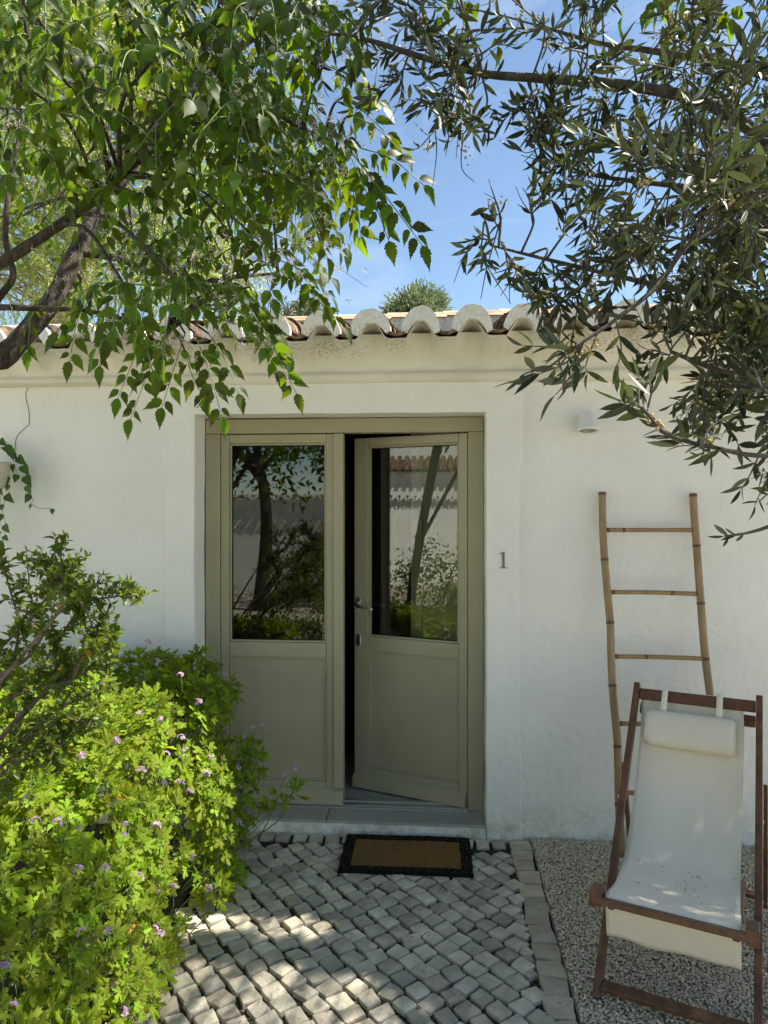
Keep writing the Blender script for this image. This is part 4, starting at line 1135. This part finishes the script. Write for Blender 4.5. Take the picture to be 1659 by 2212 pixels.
fill(PT, 46, 1.7, 2.6); fill(PMD, 46, 1.5, 2.6); fill(PL, 22, 1.4, 2.2)
fill([(1450, 150), (1760, 150), (1760, 900), (1560, 860), (1500, 500)], 26, 1.3, 2.0)
fill([(1400, -60), (1760, -60), (1760, 500), (1250, 520), (1300, 200)], 34, 2.8, 3.6, 4, .058)
for u, v, d in [(660, 60, 2.2), (720, 90, 2.15), (800, 130, 2.1), (860, 170, 2.05), (900, 90, 2.05), (950, 230, 1.95), (940, 280, 1.95), (1000, 290, 1.95), (1010, 220, 2.0), (1150, 460, 1.7), (1080, 500, 1.7), (1040, 530, 1.68), (1100, 560, 1.7), (1150, 600, 1.7), (1200, 640, 1.7), (1250, 650, 1.65), (1180, 320, 2.0), (1160, 260, 2.0), (1200, 300, 2.0)]:
    spray(at(u, v, d), 4)
# near sprays with larger leaves, one by one
for (a_, b_, d, L) in [((1261, 738), (1150, 790), 1.4, .066), ((1261, 738), (1200, 830), 1.4, .066), ((1230, 760), (1130, 725), 1.4, .06), ((1290, 720), (1270, 790), 1.42, .055), ((1330, 690), (1330, 790), 1.4, .055), ((1190, 790), (1120, 810), 1.4, .066),
                       ((1400, 880), (1370, 800), 1.18, .062), ((1390, 880), (1350, 860), 1.18, .060), ((1380, 880), (1400, 780), 1.2, .066), ((1450, 937), (1400, 870), 1.2, .06), ((1500, 955), (1420, 900), 1.22, .050), ((1560, 968), (1460, 945), 1.2, .050), ((1520, 962), (1560, 900), 1.22, .05), ((1600, 975), (1520, 968), 1.22, .05),
                       ((1650, 960), (1600, 1040), 1.5, .045), ((1680, 1000), (1630, 1080), 1.5, .045), ((1690, 960), (1640, 1010), 1.5, .045), ((1690, 1060), (1640, 1075), 1.5, .04), ((1620, 1150), (1565, 1158), 1.35, .04)]:
    p0 = at(a_[0], a_[1], d); p1 = at(b_[0], b_[1], d + rnd(-.05, .05)); olive_twig(p0, p1 - p0, (p1 - p0).length, L, .026)
# crown beyond the frame, up and to the right
c = 0
while c < 120:
    p = Vector((rnd(.9, 4.2), rnd(-2.6, 1.0), rnd(2.6, 5.2)))
    e = ((p.x - 2.6) / 1.75) ** 2 + ((p.y + .8) / 1.9) ** 2 + ((p.z - 3.8) / 1.45) ** 2
    if e > 1: continue
    pr = proj(p)
    if pr and -60 < pr[0] < 1720 and pr[1] > -60: continue
    spray(p, 6, L=.068); c += 1
c = 0
while c < 950:  # added sprays, set along sun rays to shade path and chair
    x, y = rnd(-.75, 1.9), rnd(-2.0, .1); t = rnd(2.7, 5.0) / SUN_DIR.z
    p = Vector((x, y, 0)) + SUN_DIR * t
    if in_carved_gap(p): continue
    pr = proj(p)
    if pr and pr[0] < 1330 and pr[1] > -80: continue
    if p.x > 4.6: continue
    spray(p, 5, L=.068); c += 1
c = 0
while c < 90:  # added sprays that cast the dark bands between sunlit strips
    x = rnd(-1.15, -.05); y = rnd(-1.14, -1.0) if c % 3 else rnd(-.71, -.655)
    p = Vector((x, y - .03 * x, 0)) + SUN_DIR * (rnd(2.9, 4.4) / SUN_DIR.z); pr = proj(p)
    if pr and pr[0] < 1360 and pr[1] > -80: c += .2; continue
    spray(p, 5, L=.066); c += 1
local(o_twigs, oli).build('twig', M['twig'], oli, smooth=True)['kind'] = 'stuff'
SKY_GAP = [(690, 330), (1135, 315), (1150, 425), (985, 465), (975, 565), (1120, 640), (1190, 700), (600, 700)]
def between_crowns(P, poly):
    p = proj(P); return p is not None and inpoly(p[0], p[1], poly)
o_leaves = [q for q in carve_gap(o_leaves) if not between_crowns(q[1][:3, 3] + q[1][:3, 1] * .6, SKY_GAP)]
finish_leaves(o_leaves, olive_t, oli, M['olive'], 'leaf', 'foliage')
def blob(seed):
    bm = bmesh.new(); bmesh.ops.create_icosphere(bm, subdivisions=1, radius=1); v = np.array([tuple(q.co) for q in bm.verts]); f = np.array([[q.index for q in p.verts] for p in bm.faces]); bm.free(); return v, f
bl_t = [blob(i) for i in range(3)]
base = np.linalg.inv(np.array(oli.matrix_basis))
bake(bl_t, [(t, base @ X) for t, X in o_ber], 'olive_blossom', M['berry'], oli)
print('olive leaves', len(o_leaves))

# ------------------------------------------------------------------ GERANIUM MOUND (left bed)
ger = thing('scented_geranium', 'sprawling light green scented geranium with pink flower heads beside the door', 'plant', (-1.5, -1.0, -.02))
g_leaves = []; g_st = MB(); fl_spots = []
def mound(x, y):
    hm = lerp(.98, .70, min(1, max(0, (-y - .2) / 1.9)))
    xr = -.90 - .05 * math.sin(y * 3)
    s_ = max(0, min(1, (xr - x) / .42)); h = hm * math.sqrt(max(0, 1 - (1 - s_) ** 2.2))
    h *= 1 + .13 * noise.noise(Vector((x * 4, y * 4, 0))) + .05 * noise.noise(Vector((x * 11, y * 11, 3)))
    if y > -.14: h *= .9
    return h
def ger_shoot(p, nrm_, k=7, L=.075):
    bx_, by_ = lerp(p.x, -1.5, .35) + rnd(-.05, .05), lerp(p.y, -1.0, .15)
    c = curve([Vector((p.x + (bx_ - p.x) * .7, p.y + (by_ - p.y) * .7, max(0, p.z - .20))), p * .5 + Vector((p.x + (bx_ - p.x) * .25, p.y, max(0, p.z - .14))) * .5, p], 4); g_st.tube(c, lin(.0026, .0018, len(c)), 5)
    for i in range(k):
        a_ = i * 2.4 + rnd(-.3, .3); out = Vector((math.cos(a_), math.sin(a_), 0)); o_ = (out - nrm_ * out.dot(nrm_)).normalized()
        pet = rnd(.015, .055); lv = i / k
        q = p - nrm_ * (.085 * lv) + o_ * pet * (.4 + lv) + nrm_ * .01
        g_st.tube([p - nrm_ * (.08 * lv), q], .0011, 3, cap=False)
        g_leaves.append((random.randrange(7), frame(q, o_ + nrm_ * rnd(-.3, .5), nrm_ + rv(.30) + UP * .25, L * rnd(.6, 1.2) * (.62 + .6 * lv))))
c = 0
while c < 640:
    x, y = rnd(-2.4, -.88), rnd(-2.25, -.07)
    h = mound(x, y)
    if h < .08: continue
    e = .03; nx_ = -(mound(x + e, y) - mound(x - e, y)) / (2 * e); ny_ = -(mound(x, y + e) - mound(x, y - e)) / (2 * e)
    n_ = Vector((max(-1.5, min(2.2, nx_)), max(-1.2, min(1, ny_ - .25)), 1)).normalized()
    dens = 1 if x > -1.9 else .55
    if random.random() > dens: continue
    z = h * (rnd(.9, 1.05) if random.random() < .75 else rnd(.4, .9))
    ger_shoot(Vector((x, y, z)), n_, 8, .092); c += 1
# steep right flank
for i in range(150):
    y = rnd(-2.1, -.09); z = rnd(.05, .62) ** 1.0; x = -.97 + .05 * math.sin(y * 7) - .13 * (z / .6) ** 2 + rnd(-.05, .03)
    if y > -.5: x -= .03
    ger_shoot(Vector((x, y, z)), Vector((.9, -.45, .5 + rnd(-.2, .3))).normalized(), 6, .080)
# shoots reaching in front of the door and up the wall
tall = [(640, 1690, 3.35), (600, 1720, 3.3), (575, 1600, 3.4), (520, 1600, 3.4), (500, 1560, 3.4), (480, 1500, 3.45), (430, 1500, 3.4), (455, 1560, 3.35), (540, 1660, 3.35), (560, 1740, 3.35), (510, 1700, 3.3), (480, 1760, 3.3), (330, 1440, 3.4), (255, 1400, 3.5), (300, 1470, 3.4), (540, 1800, 3.4), (530, 1750, 3.4), (380, 1490, 3.4), (500, 1640, 3.3), (470, 1640, 3.3), (560, 1680, 3.4), (585, 1640, 3.4), (470, 1840, 3.3), (500, 1810, 3.3), (450, 1700, 3.2)]
for u, v, d in tall:
    if u < 600: u -= 26
    p = at(u, v, d); ger_shoot(p, (Vector((.35, -.45, .8)) + rv(.15)).normalized(), 8, .080)
    g_st.tube(curve([p, p + Vector((-.10, .02, -.20)), Vector((lerp(p.x, -1.25, .7), p.y, max(.05, p.z - .5)))], 5), .0030, 5)
local(g_st, ger).build('stem', M['greenstem'], ger, smooth=True)['kind'] = 'stuff'
g_old = [q for q in g_leaves if random.random() < .004]
_ids = set(id(q) for q in g_old); g_leaves = [q for q in g_leaves if id(q) not in _ids]
finish_leaves(g_old, ger_t, ger, M['yellowleaf'], 'yellow_leaf', 'yellow_foliage')
finish_leaves(g_leaves, ger_t, ger, M['geranium'], 'leaf', 'foliage')
print('geranium leaves', len(g_leaves))
# pink flower heads
def flower_head(seed):
    rg = random.Random(seed); m = MB()
    n_ = rg.randint(8, 12)
    for i in range(n_):
        th = rg.uniform(0, 6.28); ph = rg.uniform(0, 1.25)
        d = Vector((math.sin(ph) * math.cos(th), math.sin(ph) * math.sin(th), math.cos(ph))); c0 = d * .017
        a0 = d.orthogonal().normalized(); a1 = d.cross(a0)
        for p in range(5):
            an = 2 * math.pi * p / 5 + rg.uniform(-.2, .2); o_ = a0 * math.cos(an) + a1 * math.sin(an); s2 = a0 * -math.sin(an) + a1 * math.cos(an)
            r = rg.uniform(.007, .0105); lift = d * rg.uniform(.001, .005)
            b0 = len(m.v); m.v += [tuple(c0), tuple(c0 + o_ * r * .6 + s2 * r * .34 + lift), tuple(c0 + o_ * r + lift), tuple(c0 + o_ * r * .6 - s2 * r * .34 + lift)]
            m.f += [(b0, b0 + 1, b0 + 2), (b0, b0 + 2, b0 + 3)]
    return mesh_of(m, 'flower_head', M['petal'])
fh = [flower_head(i) for i in range(6)]
fs_ = MB(); gl_ = Vector(ger.location)
known = [(484, 1459, 3.4), (250, 1378, 3.5), (318, 1390, 3.45), (345, 1435, 3.4), (228, 1435, 3.2), (390, 1460, 3.4), (430, 1517, 3.3), (390, 1597, 2.95), (349, 1557, 3.0), (455, 1641, 3.1), (514, 1659, 3.3), (445, 1673, 3.1), (530, 1590, 3.4), (550, 1575, 3.4), (568, 1573, 3.4), (525, 1640, 3.4), (636, 1661, 3.35), (622, 1685, 3.3), (615, 1675, 3.3), (498, 1732, 3.25), (498, 1758, 3.25), (513, 1776, 3.25), (542, 1760, 3.35), (387, 1694, 2.8), (412, 1712, 2.8), (358, 1631, 2.85), (402, 1625, 2.9),
         (181, 1635, 2.7), (62, 1727, 2.3), (76, 1778, 2.3), (125, 1780, 2.3), (171, 1795, 2.3), (272, 1785, 2.45), (266, 1812, 2.45), (336, 1786, 2.6), (418, 1855, 2.75), (298, 1898, 2.45), (345, 1930, 2.45), (373, 1922, 2.5), (450, 1920, 2.7), (332, 2010, 2.35), (345, 2020, 2.35), (233, 2016, 2.2), (180, 2020, 2.15), (200, 2034, 2.15), (5, 2098, 1.9), (27, 2180, 1.8), (266, 2190, 2.15), (168, 1880, 2.3), (226, 1880, 2.35), (305, 1668, 2.8), (255, 1600, 2.8), (300, 1545, 3.0), (185, 1500, 2.9), (165, 1430, 3.0), (90, 1490, 2.6)]
for u, v, d in known:
    p = at(u, v, d)
    h = mound(p.x, p.y)
    if p.x < -.98 and h > .1 and p.z < h + .03:                    # bring it forward, out of the foliage
        for k in range(50):
            d -= .03; p = at(u, v, d)
            if mound(p.x, p.y) + .035 < p.z or p.x > -.93: break
    o = link('flower_head', random.choice(fh), ger, p - gl_, (rnd(-.5, .5) + .5, rnd(-.5, .5), rnd(0, 6)), (1, 1, 1))
    o.scale = [rnd(.72, 1.0)] * 3
    q = p + Vector((rnd(-.04, .0), rnd(-.02, .04), -.10)); fs_.tube(curve([p, (p + q) / 2 + rv(.006), q], 3), .0010, 4)
local(fs_, ger).build('flower_stalk', M['greenstem'], ger)['kind'] = 'stuff'

# ------------------------------------------------------------------ LEAFY SHRUB (far left)
shr = thing('woody_shrub', 'woody evergreen shrub with small glossy leaves rising behind the geraniums at left', 'shrub', (-1.95, -1.85, 0))
s_leaves = []; s_y = []; s_tw = MB()
def P2(l, d): return [at(u, v, dd) for (u, v), dd in zip(l, d if hasattr(d, '__len__') else [d] * len(l))]
root = Vector((-1.95, -1.85, 0))
stems = [[(-40, 1640), (30, 1560), (90, 1500), (160, 1440), (200, 1360), (150, 1260), (130, 1200)], [(-40, 1700), (60, 1600), (130, 1530), (210, 1490), (240, 1420), (225, 1340)], [(-40, 1540), (20, 1450), (40, 1350), (20, 1270), (0, 1200)],
         [(-40, 1500), (60, 1420), (120, 1330), (180, 1300), (240, 1290), (285, 1284)], [(-40, 1780), (60, 1590), (150, 1560), (195, 1560)], [(-60, 1600), (50, 1480), (110, 1400), (70, 1300), (60, 1230)], [(-60, 1450), (0, 1400), (60, 1340), (110, 1280), (160, 1230)],
         [(-60, 1720), (40, 1650), (120, 1580), (110, 1630)], [(-60, 1660), (20, 1610), (90, 1585), (160, 1570)], [(-60, 1560), (70, 1490), (150, 1470), (190, 1400), (230, 1370)], [(90, 1500), (120, 1400), (160, 1330), (200, 1270)], [(120, 1330), (140, 1270), (105, 1220)]]
def sprig(p0, d, ln, L=.034):
    d = d.normalized(); p1 = p0 + d * ln; c = curve([p0, (p0 + p1) / 2 + rv(.006), p1], 4); s_tw.tube(c, lin(.0022, .0010, len(c)), 4, cap=False)
    s0 = d.orthogonal().normalized(); s1 = d.cross(s0); n_ = max(2, int(ln / .014))
    for i in range(n_):
        q = p0.lerp(p1, (i + .6) / n_); s_ = s0 if i % 2 else s1
        for g in (-1, 1):
            if random.random() < .15: continue
            Mx = frame(q, s_ * g + d * rnd(.4, 1.1) + rv(.15), d + rv(.35) + UP * .4, L * rnd(.55, 1.1))
            (s_y if random.random() < .008 else s_leaves).append((random.randrange(6), Mx))
    s_leaves.append((0, frame(p1, d, s0, L * .7)))
for st in stems:
    d = rnd(2.0, 2.45); pts = P2(st, [d + rnd(-.06, .06) for _ in st]); c = curve([root + Vector((0, 0, -.03)), root.lerp(pts[0], .6) + Vector((-.1, 0, 0))] + pts, 6)
    m = MB(); m.tube(c, lin(.0085, .0018, len(c)), 7); local(m, shr).build('branch', M['brownstem'], shr, smooth=True)
    N = len(c)
    for i in range(int(N * .42), N):
        for q in range(2):
            if random.random() < .78: sprig(c[i], rv(.7) + (c[min(N - 1, i + 1)] - c[i - 1]).normalized() * .7 + UP * .25, rnd(.03, .075))
    sprig(c[-1], c[-1] - c[-3], .06)
local(s_tw, shr).build('twig', M['brownstem'], shr)['kind'] = 'stuff'
finish_leaves(s_leaves, shrub_t, shr, M['shrub'], 'leaf', 'foliage')
finish_leaves(s_y, shrub_t, shr, M['yellowleaf'], 'yellow_leaf', 'yellow_foliage')

# ------------------------------------------------------------------ TRAILING VINE in a wall pot (left edge)
vn = thing('trailing_vine', 'dark green vine trailing down the wall from a pot at the left edge', 'plant', tuple(atY(-20, 1000, -.06)))
v_l = []; v_s = MB()
def strand(px, Y=-.05, L=.06, gap=.05):
    c = curve([atY(u, v, Y + rnd(-.02, .01)) for u, v in px], 8); v_s.tube(c, .0014, 4)
    acc = 0
    for i in range(1, len(c)):
        acc += (c[i] - c[i - 1]).length
        if acc > gap:
            acc = 0; v_l.append((random.randrange(4), frame(c[i] + Vector((0, -.01, 0)), Vector((rnd(-.9, .9), -.2, -.7)), Vector((0, -1, .3)) + rv(.3), L * rnd(.6, 1.15))))
strand([(-30, 960), (20, 970), (40, 985), (55, 1015), (60, 1045), (72, 1085)])
strand([(60, 1045), (66, 1085), (85, 1098), (105, 1098), (118, 1101)], L=.03, gap=.12)
strand([(-20, 1000), (15, 1030), (20, 1060), (5, 1100), (12, 1130), (10, 1168)])
strand([(-30, 990), (-5, 1040), (0, 1090), (-8, 1140), (5, 1190)])
strand([(-30, 960), (-5, 950), (25, 965), (30, 1000), (40, 1030)])
strand([(-60, 980), (-40, 1060), (-45, 1150)])
local(v_s, vn).build('stem', M['greenstem'], vn)
finish_leaves(v_l, heart_t, vn, M['vine'], 'leaf', 'foliage')
wp = lathe([(.001, -.12), (.05, -.12), (.062, -.10), (.085, .0), (.09, .02), (.08, .02), (.078, .0)], 20); po = wp.build('wall_pot', M['pot'], None, smooth=True); po.location = atY(-14, 1015, -.09) + Vector((0, 0, .02))
tag(po, 'pale glazed wall pot half hidden by vine leaves at the left edge', 'pot')

# ------------------------------------------------------------------ TREES BEHIND THE ROOF
def needle():
    return np.array([(-.13, .5, 0), (0, 0, 0), (.13, .5, .02), (0, 1, -.1)]), np.array([(1, 2, 3), (1, 3, 0)])
nd_t = [needle()]
pep = thing('pepper_tree', 'tall feathery light green pepper tree rising behind the roof at left', 'tree', (-4.6, 4.6, 0))
pm_ = MB(); c = curve([(-4.6, 4.6, -.05), (-4.4, 4.5, 1.6), at(120, 760, 8.2), at(190, 560, 8.2), at(250, 400, 8.2), at(330, 250, 8.2), at(470, 120, 8.4), at(560, 60, 8.4)], 7)
pm_.tube(c, lin(.20, .05, len(c)), 10); local(pm_, pep).build('trunk', M['bark_pale'], pep, smooth=True)
pn = [p for p in c if p.z > 3]; items = []; ptw = MB()
def pep_frond(q, d, ln):
    pts = [q]; dd = d.normalized()
    for i in range(6): dd = (dd + Vector((0, 0, -.28))).normalized(); pts.append(pts[-1] + dd * ln / 6)
    ptw.tube(pts, .003, 3, cap=False)
    n_ = int(ln / .016); s_ = dd.orthogonal().normalized()
    for i in range(n_):
        t = i / n_ * 6; k = min(5, int(t)); p = pts[k].lerp(pts[k + 1], t - k); sd_ = rv().normalized()
        items.append((0, frame(p, sd_ + (pts[k + 1] - pts[k]).normalized() * .8, rv(), rnd(.035, .06))))
c = 0
PP = [(-200, -100), (330, -100), (420, 100), (440, 330), (520, 430), (500, 560), (560, 640), (500, 690), (-200, 700)]
while c < 1100:
    u, v = rnd(-200, 560), rnd(-100, 700)
    if not inpoly(u, v, PP): continue
    p = at(u, v - 40, rnd(6.6, 8.8)); c += 1
    if c % 5 == 0:
        q = min(pn, key=lambda n_: (n_ - p).length); ptw.tube(curve([q, (p + q) / 2 + Vector((0, 0, .2)), p], 4), .012, 4)
    for k in range(3): pep_frond(p + rv(.06), rv(.6) + Vector((0, 0, .1)), rnd(.35, .65))
local(ptw, pep).build('twig', M['bark_pale'], pep)['kind'] = 'stuff'
base = np.linalg.inv(np.array(pep.matrix_basis))
bake(nd_t, [(t, base @ X) for t, X in items], 'foliage', M['pepper'], pep)
print('pepper', len(items))
def small_tree(name, label, cx, cy, rad, h, u_v, n_=900):
    t = thing(name, label, 'tree', (cx, cy, 0)); m = MB(); m.tube([(0, 0, -.05), (.1, 0, h * .5), (0, .1, h - rad)], [.16, .12, .05], 8); m.build('trunk', M['bark_olive'], t)
    it = []; tw = MB()
    for i in range(n_ // 8):
        d = rv().normalized() * rad * rnd(.35, 1.0); d.z *= .85; p = Vector((0, 0, h - rad)) + d
        if i % 4 == 0: tw.tube([(0, .05, h - rad - .1), p], .015, 4)
        for k in range(9):
            ax_ = (d.normalized() + UP * .7 + rv(.35)).normalized()
            for j in range(7): it.append((0, frame(p + rv(.08) + ax_ * j * .05, ax_ + rv(.6), rv(), rnd(.09, .15))))
    tw.build('branch', M['bark_olive'], t); bake([olive_t[0]], it, 'foliage', M['farolive'], t)
    return t
p = at(885, 690, 14); small_tree('olive_tree', 'small round olive crown peeking over the roof ridge at the centre', p.x, p.y, .29, p.z + .27 , None)
p = at(905, 690, 14.5); small_tree('olive_tree', 'second crown leaning on the olive over the ridge, slightly to its right', p.x + .1, p.y, .24, p.z + .42, None, 500)
p = at(658, 690, 13); small_tree('olive_tree', 'low sliver of grey green crown over the ridge beside the melia leaves', p.x, p.y, .40, p.z + .13, None, 500)
# bare twiggy bush over the ridge
bb = thing('bare_shrub', 'bare grey twigs showing above the roof tiles under the melia', 'shrub', tuple(Vector((at(600, 700, 6.2).x, at(600, 700, 6.2).y, 0))))
bt = MB(); bl0 = Vector(bb.location); top = at(600, 705, 6.2) - bl0; bt.tube([(0, 0, -.05), (.05, 0, 1.5), top], [.03, .025, .012], 6)
for i in range(16):
    e = top + Vector((rnd(-.35, .45), rnd(-.1, .1), rnd(.05, .42))); md = (top + e) / 2 + Vector((rnd(-.06, .06), 0, rnd(-.08, .02))); bt.tube(curve([top, md, e], 4), lin(.006, .002, 9), 4)
    for k in range(2): bt.tube([md, md + Vector((rnd(-.12, .12), 0, rnd(.02, .2)))], .002, 3)
bt.build('twig', M['bark_olive'], bb)

# ------------------------------------------------------------------ WHAT STANDS BEHIND THE CAMERA (seen in the panes)
def garden_wall(name, label, a_, b_, h):
    a_ = Vector((*a_, 0)); b_ = Vector((*b_, 0)); d = (b_ - a_); ln = d.length; t = thing(name, label, 'wall', tuple(a_), math.atan2(d.y, d.x))
    MB().box(0, ln, -.12, .12, -.03, h).build('wall', M['plaster'], t)
    tl = tile_mesh('coping', .10, .085, .46, True, M['terracotta']); pg = plugs
    for i in range(int(ln / .25)):
        link('coping_tile', tl, t, (.12 + i * .25, -.23, h + .03), (0, 0, 0))
        for s_ in (1,): link('mortar_plug', plugs[i % 5], t, (.12 + i * .25, .235, h + .03))
    MB().box(0, ln, -.2, .2, h + .001, h + .045).build('coping_bed', M['mortar_white'], t)
    return t
garden_wall('garden_wall', 'white garden wall with tile coping across the courtyard, seen in the door panes', (-9.0, -11.0), (5.0, -11.0), 1.95)
garden_wall('garden_wall', 'white side garden wall left of the courtyard, seen in the open door pane', (-9.0, 1.0), (-9.0, -10.8), 1.95)
nb = thing('neighbour_house', 'two storey white house across the garden, reflected in the open pane', 'house', (-18, -16.5, 0), R_(-40))
MB().box(-6, 6, -4, 4, -.03, 2.98).build('wall', M['plaster'], nb)
MB().box(-6.2, 6.2, -4.2, 4.2, 2.983, 3.12).build('cornice', M['mortar_white'], nb, bevel=.03)
MB().box(-5.2, 5.2, -3.2, 3.0, 3.5, 7.2).build('upper_wall', M['plaster'], nb)
r_ = MB(); r_.add([(-6.3, -4.3, 3.125), (6.3, -4.3, 3.125), (6.3, 4.35, 3.125), (-6.3, 4.35, 3.125), (-5.1, -3.1, 3.62), (5.1, -3.1, 3.62), (5.1, 2.9, 3.62), (-5.1, 2.9, 3.62)], [(0, 1, 5, 4), (1, 2, 6, 5), (2, 3, 7, 6), (3, 0, 4, 7), (3, 2, 1, 0)]); r_.build('roof', M['terracotta'], nb)
rt = MB()
for i in range(48):
    x = -6.1 + i * .26; rt.tube([(x, 4.42, 3.14), (x, 2.9, 3.68)], .085, 8)
rt.build('eave_tile', M['terracotta'], nb, smooth=True)['kind'] = 'stuff'
for x in (-3, 0.4, 3):
    MB().box(x - .45, x + .45, 2.98, 3.03, 4.3, 5.7).build('window', M['dark'], nb)
def back_tree(label, x, y, h, rad, n_=260):
    t = thing('broadleaf_tree', label, 'tree', (x, y, 0)); m = MB(); m.tube(curve([(0, 0, -.05), (.15, .1, h * .3), (-.1, 0, h * .6)], 5), lin(.14, .07, 11), 8)
    for k in range(5): m.tube(curve([(-.05, 0, h * .45), (rnd(-.6, .6), rnd(-.6, .6), h * .62), (rnd(-1, 1) * rad * .8, rnd(-1, 1) * rad * .8, h * .8)], 4), lin(.06, .02, 9), 6)
    m.build('trunk', M['bark'], t, smooth=True); it = []
    for i in range(n_):
        d = rv().normalized() * rad * rnd(.5, 1); p = Vector((0, 0, h - rad * .8)) + d
        for k in range(16): it.append((random.randrange(6), frame(p + rv(.16), rv(), rv(.5) + UP, rnd(.10, .17))))
    bake(melia_t, it, 'foliage', M['melia'], t)
back_tree('spreading tree on the far side of the courtyard, reflected in the closed pane', -3.2, -8.2, 5.2, 1.9)
back_tree('tree beyond the far garden wall with its crown above the coping, reflected', -2.0, -13.5, 6.5, 2.2)
back_tree('tree near the corner of the courtyard, reflected at the pane edge', .8, -9.0, 6.0, 2.0)
def back_bush(label, x, y, rad, h):
    t = thing('bush', label, 'shrub', (x, y, 0)); it = []
    for i in range(220):
        d = rv().normalized(); d.z = abs(d.z); p = Vector((d.x * rad, d.y * rad, d.z * h)) * rnd(.6, 1)
        for k in range(9): it.append((random.randrange(6), frame(p + rv(.07), rv(), rv(.4) + UP, rnd(.05, .08))))
    bake(shrub_t, it, 'foliage', M['shrub'], t, kind=None)
back_bush('rounded bush at the foot of the far garden wall, reflected', -2.2, -9.8, .8, 1.1)
back_bush('dark leafy bush standing free in the courtyard, reflected in the closed pane', -2.0, -6.4, .75, 1.55)
back_bush('lit leafy bush in the courtyard by the side wall, reflected in the open pane', -4.6, -4.4, .8, 1.35)
back_bush('rounded bush under the side wall, seen only in the open pane', -7.6, -5.2, .8, 1.2)

# ------------------------------------------------------------------ small litter on the paving
lit = MB()
for i in range(260):
    x, y = rnd(-1.0, 1.3), rnd(-1.7, -.05)
    a_ = rnd(0, 6.28); l_ = rnd(.004, .012)
    lit.bar((x, y, .006), (x + l_ * math.cos(a_), y + l_ * math.sin(a_), rnd(.006, .010)), .0016, .0012)
lo_ = lit.build('leaf_litter', M['debris']); tag(lo_, 'dry leaf bits scattered on the paving and gravel', 'litter'); lo_['kind'] = 'stuff'
